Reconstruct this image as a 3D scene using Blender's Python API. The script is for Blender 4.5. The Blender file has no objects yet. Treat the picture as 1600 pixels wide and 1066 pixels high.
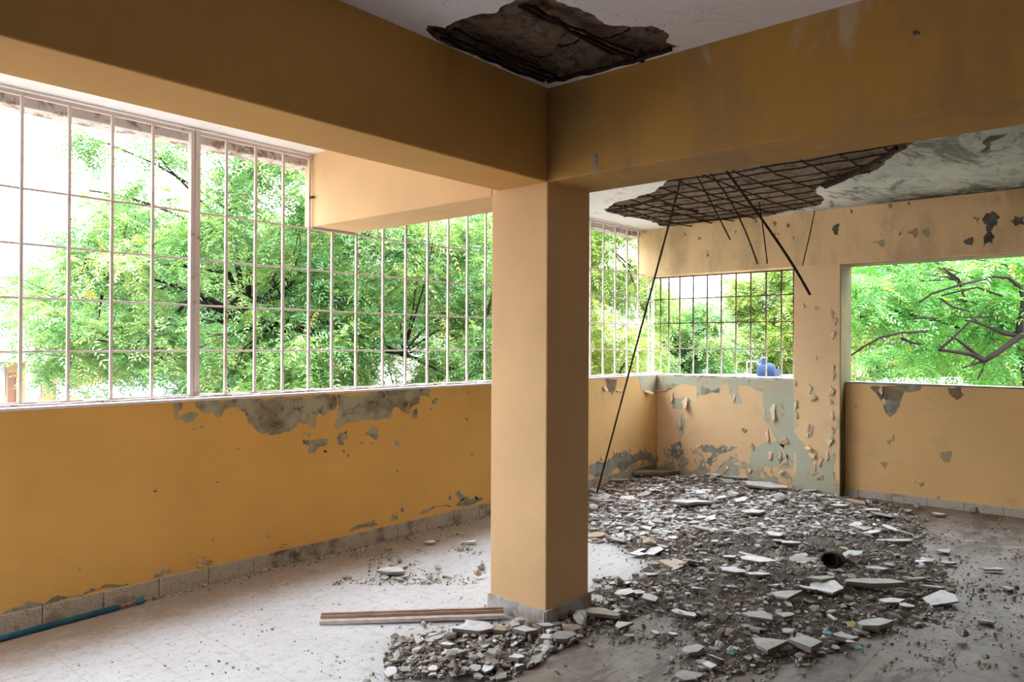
import bpy, bmesh, math, random
import numpy as np
from mathutils import Vector, Matrix, noise as mnoise
from mathutils.geometry import tessellate_polygon, delaunay_2d_cdt

C = bpy.context.scene.collection
rnd = random.Random(7)
PI = math.pi

# ------------------------------------------------------------------ camera, world, sun, exposure
F_PX, YAW, PIT, ROLL, EYE = 1171.2, .7157, .0049, .0046, 1.5
fwd = Vector((math.cos(YAW)*math.cos(PIT), math.sin(YAW)*math.cos(PIT), math.sin(PIT)))
rgt0 = Vector((math.sin(YAW), -math.cos(YAW), 0)); up0 = rgt0.cross(fwd)
rgt = rgt0*math.cos(ROLL) + up0*math.sin(ROLL); upv = up0*math.cos(ROLL) - rgt0*math.sin(ROLL)
camd = bpy.data.cameras.new('camera'); cam = bpy.data.objects.new('camera', camd); C.objects.link(cam)
camd.sensor_width = 36; camd.lens = F_PX*36/1600; camd.clip_start = .05; camd.clip_end = 400
m = Matrix((rgt, upv, -fwd)).transposed().to_4x4(); m.translation = (0, 0, EYE); cam.matrix_world = m
bpy.context.scene.camera = cam

w = bpy.data.worlds.new('overcast_sky'); bpy.context.scene.world = w; w.use_nodes = True
nt = w.node_tree; bg = nt.nodes['Background']
tc = nt.nodes.new('ShaderNodeTexCoord'); sx = nt.nodes.new('ShaderNodeSeparateXYZ'); nt.links.new(tc.outputs['Generated'], sx.inputs[0])
mr = nt.nodes.new('ShaderNodeMapRange'); mr.inputs['From Min'].default_value = .12; mr.inputs['From Max'].default_value = .42
mr.inputs['To Min'].default_value = 3.4; mr.inputs['To Max'].default_value = 9.0
nt.links.new(sx.outputs['Z'], mr.inputs['Value']); nt.links.new(mr.outputs[0], bg.inputs['Strength'])
bg.inputs['Color'].default_value = (.87, .93, 1.0, 1)
sd = bpy.data.lights.new('sun', 'SUN'); sd.energy = 4.5; sd.angle = .25; sd.color = (1, .96, .86)
sun = bpy.data.objects.new('sun', sd); C.objects.link(sun)
sun.rotation_euler = Vector((.1, .6, -1)).to_track_quat('-Z', 'Y').to_euler()
vs = bpy.context.scene.view_settings
vs.view_transform = 'Standard'; vs.look = 'None'; vs.exposure = 0.42; vs.gamma = 1.0; vs.use_curve_mapping = False

# ------------------------------------------------------------------ measured dimensions (metres)
CX, CY, WX, WY = 3.140, 2.482, .390, .405          # column
ZB, ZC, ZYB = 2.372, 2.870, 2.345                  # beam undersides, ceiling
YW, YG, ZP = 4.494, 4.66, 1.152                    # left parapet face, grille plane, parapet top
XF, XG, XR, XO, ZRP = 7.754, 7.95, 7.90, 8.09, 1.14  # far parapet face, far grille, right parapet face, outer face
PY0, PY1 = 2.885, 2.4245                           # far pillar edges
ZFB = 2.315

def ray(u, v):
    a, b = u-800, v-533
    return fwd + rgt*(a/F_PX) - upv*(b/F_PX)
def at(u, v, ax, val):
    d = ray(u, v); o = (0, 0, EYE); t = (val-o[ax])/d[ax]
    return Vector((0, 0, EYE)) + d*t
def deep(u, v, depth): return Vector((0, 0, EYE)) + ray(u, v)*depth

# ------------------------------------------------------------------ material helpers
def lin(c): return tuple(((x/255)/12.92 if x/255 <= .04045 else ((x/255+.055)/1.055)**2.4) for x in c) + (1,)
class NT:
    def __init__(s, name):
        s.m = bpy.data.materials.new(name); s.m.use_nodes = True; s.t = s.m.node_tree; s.b = s.t.nodes['Principled BSDF']
        s.pos = s.n('ShaderNodeNewGeometry').outputs['Position']
    def n(s, ty, **k):
        nd = s.t.nodes.new(ty)
        for a, b in k.items(): setattr(nd, a, b)
        return nd
    def put(s, sock, v):
        if isinstance(v, bpy.types.NodeSocket): s.t.links.new(v, sock)
        else: sock.default_value = v
    def noise(s, scale, detail=6, rough=.6, dist=0, vec=None, out='Fac', stretch=None):
        nd = s.n('ShaderNodeTexNoise'); v = vec or s.pos
        if stretch:
            mp = s.n('ShaderNodeMapping'); s.t.links.new(v, mp.inputs[0]); mp.inputs['Scale'].default_value = stretch; v = mp.outputs[0]
        s.t.links.new(v, nd.inputs['Vector']); nd.inputs['Scale'].default_value = scale; nd.inputs['Detail'].default_value = detail
        nd.inputs['Roughness'].default_value = rough; nd.inputs['Distortion'].default_value = dist
        return nd.outputs[out]
    def vor(s, scale, feature='F1', out='Distance', vec=None):
        nd = s.n('ShaderNodeTexVoronoi', feature=feature); s.t.links.new(vec or s.pos, nd.inputs['Vector']); nd.inputs['Scale'].default_value = scale
        return nd.outputs[out]
    def rng(s, v, a, b, c=0., d=1., smooth=False):
        nd = s.n('ShaderNodeMapRange'); 
        if smooth: nd.interpolation_type = 'SMOOTHSTEP'
        s.put(nd.inputs[0], v)
        for i, q in enumerate((a, b, c, d)): s.put(nd.inputs[i+1], q)
        return nd.outputs[0]
    def math(s, op, a, b=0.):
        nd = s.n('ShaderNodeMath', operation=op); s.put(nd.inputs[0], a); s.put(nd.inputs[1], b); return nd.outputs[0]
    def mix(s, f, a, b, mode='MIX'):
        nd = s.n('ShaderNodeMix', data_type='RGBA', blend_type=mode); s.put(nd.inputs[0], f); s.put(nd.inputs[6], a); s.put(nd.inputs[7], b); return nd.outputs[2]
    def xyz(s, v=None):
        nd = s.n('ShaderNodeSeparateXYZ'); s.t.links.new(v or s.pos, nd.inputs[0]); return nd.outputs
    def bump(s, h, strength=.3, dist=.01):
        nd = s.n('ShaderNodeBump'); s.put(nd.inputs['Height'], h); nd.inputs['Strength'].default_value = strength; nd.inputs['Distance'].default_value = dist
        s.t.links.new(nd.outputs[0], s.b.inputs['Normal'])
    def attr(s, name, out='Fac'):
        nd = s.n('ShaderNodeAttribute', attribute_name=name); return nd.outputs[out]
    def done(s, col, rough=.85, spec=.2, metal=0.):
        s.put(s.b.inputs['Base Color'], col); s.put(s.b.inputs['Roughness'], rough); s.put(s.b.inputs['Specular IOR Level'], spec); s.put(s.b.inputs['Metallic'], metal)
        return s.m

ORANGE = (.74, .405, .105, 1); PEACH = (.86, .60, .345, 1)
def paint(name, base, stain=.25, peel=0., zlo=0., dark=.0, streak=0., green=False):
    s = NT(name)
    col = s.mix(s.rng(s.noise(1.3, 5), .3, .7), tuple(x*.9 for x in base[:3])+(1,), tuple(min(1, x*1.06) for x in base[:3])+(1,))
    blot = s.rng(s.noise(3.5, 9, .7, .3), .55, .72)
    col = s.mix(s.math('MULTIPLY', blot, stain), col, (.30, .23, .15, 1))
    if streak:
        st = s.rng(s.noise(2.2, 7, .65, .2, stretch=(1, 1, .35)), .48, .66)
        col = s.mix(s.math('MULTIPLY', st, streak), col, (.28, .19, .11, 1))
        st2 = s.rng(s.noise(2.0, 6, .6, .5, vec=None, stretch=(1.3, 1.3, .6)), .60, .68)
        col = s.mix(s.math('MULTIPLY', st2, streak*.7), col, (.6, .56, .50, 1))
    if dark:
        dk = s.rng(s.noise(1.9, 9, .75, .8), .63, .66)
        col = s.mix(s.math('MULTIPLY', dk, dark), col, (.07, .06, .05, 1))
    h = s.noise(60, 4)
    if peel:
        n = s.noise(5.5, 10, .68, .6); z = s.xyz()['Z']
        thr = s.rng(z, zlo, zlo+.42, .68-.26*peel, .80)
        mask = s.rng(s.math('SUBTRACT', n, thr), 0, .012)
        under = s.mix(s.rng(s.noise(9, 6), .4, .6), (.50, .50, .40, 1) if green else (.32, .29, .22, 1), (.36, .37, .32, 1) if green else (.17, .15, .11, 1))
        rim = s.math('SUBTRACT', s.rng(s.math('SUBTRACT', n, thr), -.02, .004), mask)
        col = s.mix(mask, col, under); col = s.mix(s.math('MULTIPLY', rim, .45), col, (.2, .14, .08, 1))
        h = s.math('SUBTRACT', s.math('MULTIPLY', h, .15), mask)
        s.bump(h, .6, .006)
    else: s.bump(h, .10, .003)
    return s.done(col, .8)
M = {}
M['wall'] = paint('ochre_paint', ORANGE, .12, .35, .04)
M['gloom'] = paint('light_absorbing_paint', (.055, .036, .02, 1), .2)  # near-black so the unseen walls around the viewer swallow bounce light
M['wall_far_left'] = paint('ochre_paint_mould', (.88, .57, .25, 1), .2, 1.1, .05, green=True)
M['wall_far'] = paint('peach_paint_peeling', PEACH, .2, 1.0, .06, green=True)
M['wall_right'] = paint('peach_paint', (.84, .535, .25, 1), .2, .3, .06)
M['column'] = paint('column_paint', (.74, .485, .255, 1), .08)
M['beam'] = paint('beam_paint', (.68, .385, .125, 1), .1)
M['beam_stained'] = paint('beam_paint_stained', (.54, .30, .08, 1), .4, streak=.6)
M['beam_far'] = paint('beam_paint_damp', PEACH, .4, streak=.5, dark=.95)
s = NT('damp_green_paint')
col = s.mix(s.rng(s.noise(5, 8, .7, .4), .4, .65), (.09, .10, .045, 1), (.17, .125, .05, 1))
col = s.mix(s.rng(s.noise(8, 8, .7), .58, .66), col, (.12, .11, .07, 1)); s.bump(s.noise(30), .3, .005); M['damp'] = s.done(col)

s = NT('ceiling_whitewash')
P = s.xyz()
far = s.math('MULTIPLY', s.rng(P['X'], 3.5, 3.7), 1.)
damp = s.rng(P['Y'], 2.9, 1.9)          # rain-soaked towards the open side of the far bay
col = s.mix(s.rng(s.noise(2, 5), .35, .65), (.84, .80, .79, 1), (.90, .87, .87, 1))
gr = s.mix(s.rng(s.noise(4, 8, .7), .4, .6), (.50, .55, .48, 1), (.33, .38, .35, 1))
col = s.mix(s.math('MULTIPLY', s.math('MULTIPLY', far, damp), .9), col, gr)
n1 = s.noise(2.3, 10, .74, .9, stretch=(.55, 1.5, 1)); thr = s.rng(damp, 0, 1, .57, .50)
st = s.rng(s.math('SUBTRACT', n1, thr), 0, .09)
col = s.mix(s.math('MULTIPLY', st, s.math('MULTIPLY', far, .85)), col, (.13, .135, .12, 1))
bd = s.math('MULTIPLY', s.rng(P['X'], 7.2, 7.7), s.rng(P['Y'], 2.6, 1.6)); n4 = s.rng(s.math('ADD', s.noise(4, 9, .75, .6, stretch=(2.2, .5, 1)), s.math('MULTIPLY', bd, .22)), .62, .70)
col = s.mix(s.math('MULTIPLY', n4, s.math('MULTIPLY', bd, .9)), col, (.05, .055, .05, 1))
ck = s.rng(s.vor(2.6, 'DISTANCE_TO_EDGE', vec=s.noise(1.5, 5, .6, 1.2, out='Color')), .0, .006, 1, 0)
col = s.mix(s.math('MULTIPLY', ck, .5), col, (.2, .18, .16, 1))
s.bump(s.noise(40), .15, .004); M['ceiling'] = s.done(col)

s = NT('broken_concrete')
col = s.mix(s.rng(s.noise(3, 9, .7), .35, .65), (.34, .245, .17, 1), (.60, .46, .34, 1))
col = s.mix(s.rng(s.noise(16, 8, .75), .5, .62), col, (.15, .12, .09, 1))
col = s.mix(s.rng(s.noise(9, 7, .7), .62, .68), col, (.50, .36, .24, 1))
s.bump(s.noise(16, 9, .8), 1., .07); M['broken'] = s.done(col, .95)
s = NT('exposed_plaster')
col = s.mix(s.rng(s.noise(4.5, 8, .65), .42, .58), (.40, .37, .25, 1), (.25, .19, .12, 1))
col = s.mix(s.rng(s.noise(9, 9, .75, .5), .54, .62), col, (.12, .095, .07, 1))
col = s.mix(s.rng(s.noise(6, 8, .7, .8, stretch=(1, 1, 1.3)), .60, .63), col, (.50, .33, .16, 1))
s.bump(s.noise(35, 8, .7), .5, .008); M['plaster'] = s.done(col, .95)
s = NT('old_green_paint')
col = s.mix(s.rng(s.noise(5, 8, .65), .42, .6), (.50, .54, .42, 1), (.56, .50, .36, 1))
col = s.mix(s.rng(s.noise(10, 9, .7, .5), .58, .66), col, (.27, .26, .20, 1)); s.bump(s.noise(35, 8), .3, .005); M['green'] = s.done(col, .9)
s = NT('grey_stain_plaster')
col = s.mix(s.rng(s.noise(7, 8, .65), .42, .6), (.37, .37, .34, 1), (.22, .21, .18, 1)); M['greystain'] = s.done(col, .9)
s = NT('plinth_cement')
col = s.mix(s.rng(s.noise(7, 8, .7), .42, .6), (.50, .49, .46, 1), (.31, .26, .20, 1)); s.bump(s.noise(40, 6), .4, .006); M['plinth'] = s.done(col)
s = NT('soot_stain'); M['soot'] = s.done(s.mix(s.rng(s.noise(12, 8), .4, .6), (.06, .06, .055, 1), (.16, .15, .12, 1)), .9)
s = NT('loose_paint_flake'); M['flake'] = s.done(s.mix(s.rng(s.noise(8, 5), .35, .65), (.70, .50, .32, 1), (.78, .64, .46, 1)), .75)
s = NT('rusty_steel'); col = s.mix(s.rng(s.noise(30, 6), .4, .6), (.016, .011, .009, 1), (.05, .026, .018, 1)); s.bump(s.noise(60), .6, .004); M['rust'] = s.done(col, .85)
s = NT('grille_paint')
col = s.mix(s.rng(s.noise(7, 8, .75), .56, .66), (.68, .59, .55, 1), (.42, .27, .19, 1)); s.bump(s.noise(60), .3, .002); M['bar'] = s.done(col, .6)
s = NT('grille_paint_rusted')
col = s.mix(s.rng(s.xyz()['Z'], 1.3, 1.75), (.55, .50, .44, 1), (.07, .045, .03, 1)); col = s.mix(s.rng(s.noise(7, 8, .75), .50, .62), col, (.30, .17, .09, 1)); M['bar_far'] = s.done(col, .7)
s = NT('sill_cement'); col = s.mix(s.rng(s.noise(9, 8, .75), .50, .58), (.66, .62, .60, 1), (.30, .22, .17, 1)); s.bump(s.noise(40), .4, .006); M['sill'] = s.done(col)
# terrazzo floor with dust
s = NT('terrazzo_floor'); P = s.xyz()
def grid_line(v, off):
    f = s.math('FRACT', s.math('DIVIDE', s.math('SUBTRACT', v, off), .3)); return s.rng(s.math('ABSOLUTE', s.math('SUBTRACT', f, .5)), .491, .497)
ln = s.math('MAXIMUM', grid_line(P['X'], .08), grid_line(P['Y'], .157))
chip = s.rng(s.vor(95), .16, .3, 1, 0)
base = s.mix(s.rng(s.noise(2, 4), .3, .7), (.50, .50, .515, 1), (.58, .585, .60, 1))
base = s.mix(s.math('MULTIPLY', chip, .38), base, (.30, .27, .26, 1))
base = s.mix(s.rng(s.noise(20, 8, .8), .52, .66), base, (.34, .31, .30, 1)); base = s.mix(s.rng(s.noise(75, 3, .8), .60, .72), base, (.25, .21, .19, 1))
base = s.mix(s.math('MULTIPLY', ln, .42), base, (.17, .15, .13, 1))
dust = s.attr('dust'); d2 = s.math('MULTIPLY', dust, s.rng(s.noise(3.2, 9, .7, .4), .25, .75, .5, 1.45))
dcol = s.mix(s.rng(s.noise(5, 9, .7), .35, .65), (.165, .13, .105, 1), (.29, .255, .225, 1))
dcol = s.mix(s.math('MULTIPLY', ln, .8), dcol, (.06, .05, .042, 1)); dcol = s.mix(s.rng(s.noise(2.6, 9, .75, .6, stretch=(.5, 1.2, 1)), .50, .62), dcol, (.085, .068, .055, 1))
base = s.mix(s.rng(d2, .25, .85), base, dcol)
edge = s.attr('grime'); g2 = s.math('MULTIPLY', s.rng(s.math('MULTIPLY', edge, s.math('ADD', s.math('MULTIPLY', s.noise(5, 9, .75), .6), s.math('MULTIPLY', s.noise(38, 6, .8), .5))), .22, .62), .8)
base = s.mix(g2, base, (.26, .17, .10, 1))
s.bump(s.noise(45, 6), .12, .003); M['floor'] = s.done(base, .55, .3)
s = NT('terrazzo_skirting')
chip = s.rng(s.vor(75), .2, .35, 1, 0)
col = s.mix(s.math('MULTIPLY', chip, .7), (.44, .36, .27, 1), (.14, .11, .09, 1)); col = s.mix(s.rng(s.noise(5, 8, .7), .5, .66), col, (.13, .095, .065, 1)); s.bump(s.noise(50), .3, .004); M['skirt'] = s.done(col, .8)
s = NT('terrazzo_skirting_pale')
chip = s.rng(s.vor(75), .2, .35, 1, 0)
col = s.mix(s.math('MULTIPLY', chip, .7), (.55, .50, .45, 1), (.16, .13, .11, 1)); col = s.mix(s.rng(s.noise(5, 8, .7), .55, .7), col, (.22, .18, .14, 1)); M['skirt2'] = s.done(col, .8)
# rubble
def frag_mat(name, a, b):
    s = NT(name); oi = s.n('ShaderNodeObjectInfo'); r = oi.outputs['Random']
    col = s.mix(r, a, b); col = s.mix(s.math('MULTIPLY', s.rng(s.noise(18, 7, .7), .48, .68), .6), col, (.24, .195, .16, 1)); s.bump(s.noise(60, 6), .4, .004); return s.done(col, .5, .45)
M['frag_white'] = frag_mat('fragment_whitewash', (.60, .61, .65, 1), (.76, .77, .80, 1))
M['frag_grey'] = frag_mat('fragment_grey', (.33, .32, .29, 1), (.47, .51, .50, 1))
M['frag_tan'] = frag_mat('fragment_tan', (.46, .32, .19, 1), (.40, .30, .22, 1))
M['frag_core'] = frag_mat('fragment_core', (.20, .165, .135, 1), (.30, .26, .23, 1))
s = NT('rubble_grains'); oi = s.attr('tone', 'Color')
s.bump(s.noise(70, 6), .5, .004); M['grains'] = s.done(oi, .9)
s = NT('rubble_dust'); col = s.mix(s.rng(s.noise(12, 9, .8), .4, .6), (.11, .09, .078, 1), (.26, .22, .19, 1)); col = s.mix(s.rng(s.vor(55), .1, .35, 1, 0), col, (.48, .44, .41, 1)); s.bump(s.noise(45, 9, .8), 1., .02); M['bed'] = s.done(col, .95)
s = NT('brown_wood'); col = s.mix(s.rng(s.noise(10, 8, .7, stretch=(1, 1, 6)), .4, .6), (.30, .19, .13, 1), (.42, .29, .21, 1)); s.bump(s.noise(40), .3, .003); M['wood'] = s.done(col, .8)
s = NT('pale_wood'); M['wood_pale'] = s.done(s.mix(s.rng(s.noise(20), .4, .6), (.50, .42, .36, 1), (.60, .53, .48, 1)), .8)
s = NT('blue_plastic'); M['blue'] = s.done(s.mix(s.rng(s.noise(12, 6), .45, .65), (.012, .10, .17, 1), (.03, .15, .22, 1)), .5)
s = NT('blue_tank_plastic'); M['tank'] = s.done((.02, .04, .10, 1), .6)
s = NT('old_copper'); M['copper'] = s.done(s.mix(s.rng(s.noise(40), .4, .6), (.22, .11, .08, 1), (.36, .22, .17, 1)), .7)
def flat(name, c, rough=.8):
    s = NT(name); return s.done(s.mix(s.rng(s.noise(2, 6), .35, .65), tuple(x*.92 for x in c)+(1,), tuple(min(1, x*1.05) for x in c)+(1,)), rough)
M['cap'] = flat('pinkish_cap_paint', (.72, .65, .65)); M['white'] = flat('white_paint', (.42, .43, .45)); M['yellowhouse'] = flat('yellow_render', (.42, .29, .15)); M['roofgrey'] = flat('pale_roof', (.34, .32, .31))
M['roofwhite'] = flat('white_roof', (.6, .6, .6)); M['shutter'] = flat('grey_shutter', (.35, .36, .38)); M['door'] = flat('brown_door', (.25, .13, .09)); M['roofblue'] = flat('blue_sheet_roof', (.24, .30, .40))
M['ground'] = flat('ground_earth', (.30, .265, .23)); M['bark'] = flat('bark', (.015, .012, .011), .9); M['bark_pale'] = flat('pale_bark', (.23, .19, .17), .9)
M['wire'] = flat('black_cable', (.05, .045, .05)); M['paperblue'] = flat('blue_scrap', (.30, .50, .62)); M['paperpink'] = flat('pale_scrap', (.7, .62, .62)); M['paperteal'] = flat('teal_scrap', (.10, .38, .36)); M['paperyellow'] = flat('yellow_scrap', (.60, .48, .24)); M['redleaf'] = flat('red_dry_leaf', (.28, .09, .055))
def leaf_mat(name, tl=.45):
    s = NT(name); c = s.attr('tone', 'Color'); s.t.nodes.remove(s.b)
    d = s.n('ShaderNodeBsdfDiffuse'); t = s.n('ShaderNodeBsdfTranslucent'); g = s.n('ShaderNodeBsdfGlossy'); g.inputs['Roughness'].default_value = .42
    s.t.links.new(c, d.inputs[0]); s.t.links.new(s.mix(1., c, (1.1, 1.1, .7, 1), 'MULTIPLY'), t.inputs[0])
    a = s.n('ShaderNodeMixShader'); a.inputs[0].default_value = tl; s.t.links.new(d.outputs[0], a.inputs[1]); s.t.links.new(t.outputs[0], a.inputs[2])
    b = s.n('ShaderNodeMixShader'); b.inputs[0].default_value = .07; s.t.links.new(a.outputs[0], b.inputs[1]); s.t.links.new(g.outputs[0], b.inputs[2])
    s.t.links.new(b.outputs[0], s.t.nodes['Material Output'].inputs[0]); return s.m
M['leaf'] = leaf_mat('leaf')

# ------------------------------------------------------------------ object helpers
def tag(o, label=None, cat=None, group=None, kind=None):
    if label: o['label'] = label
    if cat: o['category'] = cat
    if group: o['group'] = group
    if kind: o['kind'] = kind
    return o
def obj(name, me, mat=None, parent=None, loc=None):
    o = bpy.data.objects.new(name, me); C.objects.link(o)
    if mat is not None:
        for q in (mat if isinstance(mat, (list, tuple)) else [mat]): me.materials.append(q)
    if parent: o.parent = parent
    if loc is not None: o.location = loc
    return o
def empty(name, loc, **k):
    o = bpy.data.objects.new(name, None); C.objects.link(o); o.location = loc; o.empty_display_size = .1; tag(o, **k)
    return o
class MB:
    def __init__(s): s.v, s.f, s.mi = [], [], []
    def add(s, vs, fs, mi=0):
        n = len(s.v); s.v += [tuple(p) for p in vs]; s.f += [tuple(i+n for i in f) for f in fs]; s.mi += [mi]*len(fs); return s
    def box(s, x0, x1, y0, y1, z0, z1, mi=0):
        v = [(x, y, z) for x in (x0, x1) for y in (y0, y1) for z in (z0, z1)]
        return s.add(v, [(0, 1, 3, 2), (4, 6, 7, 5), (0, 4, 5, 1), (2, 3, 7, 6), (0, 2, 6, 4), (1, 5, 7, 3)], mi)
    def tube(s, pts, rad, n=8, mi=0):
        pts = [Vector(p) for p in pts]; rad = rad if isinstance(rad, (list, tuple)) else [rad]*len(pts); V = []
        for i, p in enumerate(pts):
            d = (pts[min(i+1, len(pts)-1)]-pts[max(i-1, 0)]).normalized()
            a = d.cross(Vector((0, 0, 1)) if abs(d.z) < .9 else Vector((1, 0, 0))).normalized(); b = d.cross(a)
            V += [p + (a*math.cos(2*PI*k/n) + b*math.sin(2*PI*k/n))*rad[i] for k in range(n)]
        Fs = [(i*n+k, i*n+(k+1) % n, (i+1)*n+(k+1) % n, (i+1)*n+k) for i in range(len(pts)-1) for k in range(n)]
        Fs += [tuple(range(n))[::-1], tuple((len(pts)-1)*n+k for k in range(n))]
        return s.add(V, Fs, mi)
    def mesh(s, name, smooth=False):
        me = bpy.data.meshes.new(name); me.from_pydata(s.v, [], s.f); me.polygons.foreach_set('material_index', s.mi)
        if smooth: me.polygons.foreach_set('use_smooth', [True]*len(s.f))
        bm = bmesh.new(); bm.from_mesh(me); bmesh.ops.recalc_face_normals(bm, faces=bm.faces); bm.to_mesh(me); bm.free()
        return me
    def build(s, name, mat, parent=None, smooth=False, origin=None):
        me = s.mesh(name, smooth)
        if origin is not None: me.transform(Matrix.Translation(-Vector(origin)))
        return obj(name, me, mat, parent, origin)
def bevel(o, wd=.006, seg=2):
    b = o.modifiers.new('bevel', 'BEVEL'); b.width = wd; b.segments = seg; b.limit_method = 'ANGLE'; return o
def fractal(poly, it=4, amp=.18, closed=True):
    poly = [Vector(p) for p in poly]
    for k in range(it):
        out = []
        for i in range(len(poly)):
            a, b = poly[i], poly[(i+1) % len(poly)]; out.append(a)
            if not closed and i == len(poly)-1: break
            d = b-a; nrm = Vector((-d.y, d.x)); out.append((a+b)/2 + nrm*rnd.uniform(-amp, amp))
        poly = out
    return poly
def inside(p, poly):
    c = False; n = len(poly); j = n-1
    for i in range(n):
        a, b = poly[i], poly[j]
        if (a[1] > p[1]) != (b[1] > p[1]) and p[0] < (b[0]-a[0])*(p[1]-a[1])/(b[1]-a[1])+a[0]: c = not c
        j = i
    return c

# ------------------------------------------------------------------ floor
def pxpoly(pts, ax=2, val=0.):
    r = [at(u, v, ax, val) for u, v in pts]; k = [i for i in range(3) if i != ax]; return [(p[k[0]], p[k[1]]) for p in r]
RUB = pxpoly([(905, 775), (935, 752), (990, 742), (1090, 738), (1180, 745), (1310, 772), (1400, 790), (1450, 815), (1440, 850), (1475, 890), (1500, 930), (1475, 975), (1400, 985), (1330, 1000), (1270, 1040), (1150, 1062), (1090, 1050), (1080, 990), (1040, 960), (960, 975), (915, 950), (925, 905), (985, 905), (1020, 880), (960, 850), (905, 840)])
RUB2 = pxpoly([(610, 1066), (598, 1040), (610, 1000), (690, 990), (780, 985), (830, 970), (900, 945), (960, 940), (985, 965), (930, 985), (870, 1020), (820, 1050), (760, 1080), (640, 1085)])
DUST = pxpoly([(930, 955), (1000, 900), (1040, 850), (1240, 745), (1400, 760), (1600, 780), (2300, 850), (2300, 1500), (600, 1500), (740, 1070), (870, 1010)])
def sdist(p, poly):
    best = 9e9; n = len(poly)
    for i in range(n):
        ax, ay = poly[i]; bx, by = poly[(i+1) % n]; dx, dy = bx-ax, by-ay; L = dx*dx+dy*dy or 1e-9
        t = max(0, min(1, ((p[0]-ax)*dx+(p[1]-ay)*dy)/L)); e = (p[0]-ax-dx*t)**2+(p[1]-ay-dy*t)**2
        if e < best: best = e
    d = math.sqrt(best); return d if inside(p, poly) else -d
def sst(x, a, b):
    t = max(0, min(1, (x-a)/(b-a))); return t*t*(3-2*t)
def heap(x, y):
    h = 0
    d = sdist((x, y), RUB)
    if d > -.3: h = .075*sst(d, -.05, .7)*max(.12, .6+.8*mnoise.noise(Vector((x*1.6, y*1.6, 3)))) + .02*sst(d, -.08, .1)*(mnoise.noise(Vector((x*9, y*9, 1)))+.2)
    d = sdist((x, y), RUB2)
    if d > -.2: h = max(h, .03*sst(d, -.03, .25)*max(0, .6+1.2*mnoise.noise(Vector((x*4, y*4, 5)))))
    return h
me = bpy.data.meshes.new('floor'); gx = np.concatenate([[-2.2, -1.5, -1.], np.arange(-.5, 8.35, .06)]); gy = np.concatenate([[-1.8], np.arange(-1.5, 4.9, .06)])
vv = [(x, y, 0) for y in gy for x in gx]; nx = len(gx)
me.from_pydata(vv, [], [(j*nx+i, j*nx+i+1, (j+1)*nx+i+1, (j+1)*nx+i) for j in range(len(gy)-1) for i in range(nx-1)])
fl = obj('floor', me, M['floor']); tag(fl, 'pale terrazzo tile floor, dusty and strewn with rubble', 'floor', kind='structure')
da = me.attributes.new('dust', 'FLOAT', 'POINT'); ga = me.attributes.new('grime', 'FLOAT', 'POINT')
dv, gv = [], []
for x, y, z in vv:
    d = sdist((x, y), DUST); r = max(sdist((x, y), RUB), sdist((x, y), RUB2)) if (x > 1 and y > 0) else -9
    dd = 1.05*sst(d, -.06, .22) + .35*sst(r, -.35, .15) + .12
    if x > 5.5 and y < 1.5: dd -= .30*sst(x, 5.8, 6.6)
    dv.append(max(0, dd)); gv.append(.15+.95*sst(y, 3.55, 4.35) + .5*sst(x, 7.3, 7.85) if y > 2.6 or x > 7 else .12)
da.data.foreach_set('value', dv); ga.data.foreach_set('value', gv)
MB().box(-2.2, 8.3, -1.8, 4.9, -.3, -.004).build('floor_slab', M['greystain'], fl)

# ------------------------------------------------------------------ walls
def struct(name, mb, mat, label, cat, bev=0.006):
    o = mb.build(name, mat); tag(o, label, cat, kind='structure')
    if bev: bevel(o, bev)
    return o
wl = struct('wall_left', MB().box(-2.1, 5.6, YW, YW+.26, -.1, ZP), M['wall'], 'long ochre parapet wall under the white window grille, paint peeling along its top', 'wall')
wfl = struct('wall_far_left', MB().box(5.6, XO, YW, YW+.26, -.1, ZP), M['wall_far_left'], 'ochre parapet wall behind the column, running into the far corner', 'wall')
wf = struct('wall_far', MB().box(XF+.012, XO, PY0, YW, -.1, ZP+.005), M['wall_far'], 'far parapet wall with curling peach paint over old green', 'wall')
wr = struct('wall_right', MB().box(XR, XO, -1.6, PY1, -.1, ZRP), M['wall_right'], 'plain peach parapet wall below the open window to the right of the far pillar', 'wall')
wb = struct('wall_back', MB().box(-2.2, -2.0, -1.8, 2.7, -.1, ZC).box(-2.0, -.62, 2.52, 2.70, -.1, ZC).box(-.8, -.6, 2.70, 3.02, -.1, ZC).box(-.8, -.6, 4.40, 4.58, -.1, ZC).box(-.8, -.6, 3.02, 4.40, 1.8, ZC), M['gloom'], 'unseen light-absorbing back wall behind the viewer, its opening shaped to light the column', 'wall')  # unseen; dark to absorb light, with an opening added to brighten the column
ws = struct('wall_side', MB().box(-2.2, CX+.1, -1.8, -1.6, -.1, 3.1), M['gloom'], 'unseen side wall, set close and darkened to absorb light', 'wall')  # unseen dark wall placed to intercept light in the near bay
struct('wall_near_right', MB().box(CX+.1, 8.3, -1.8, -1.6, -.1, 3.1), M['wall_right'], 'unseen side wall of the far bay, kept peach to bounce light', 'wall')  # unseen; lighter than the near-bay wall to brighten the far bay by bounce
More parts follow.
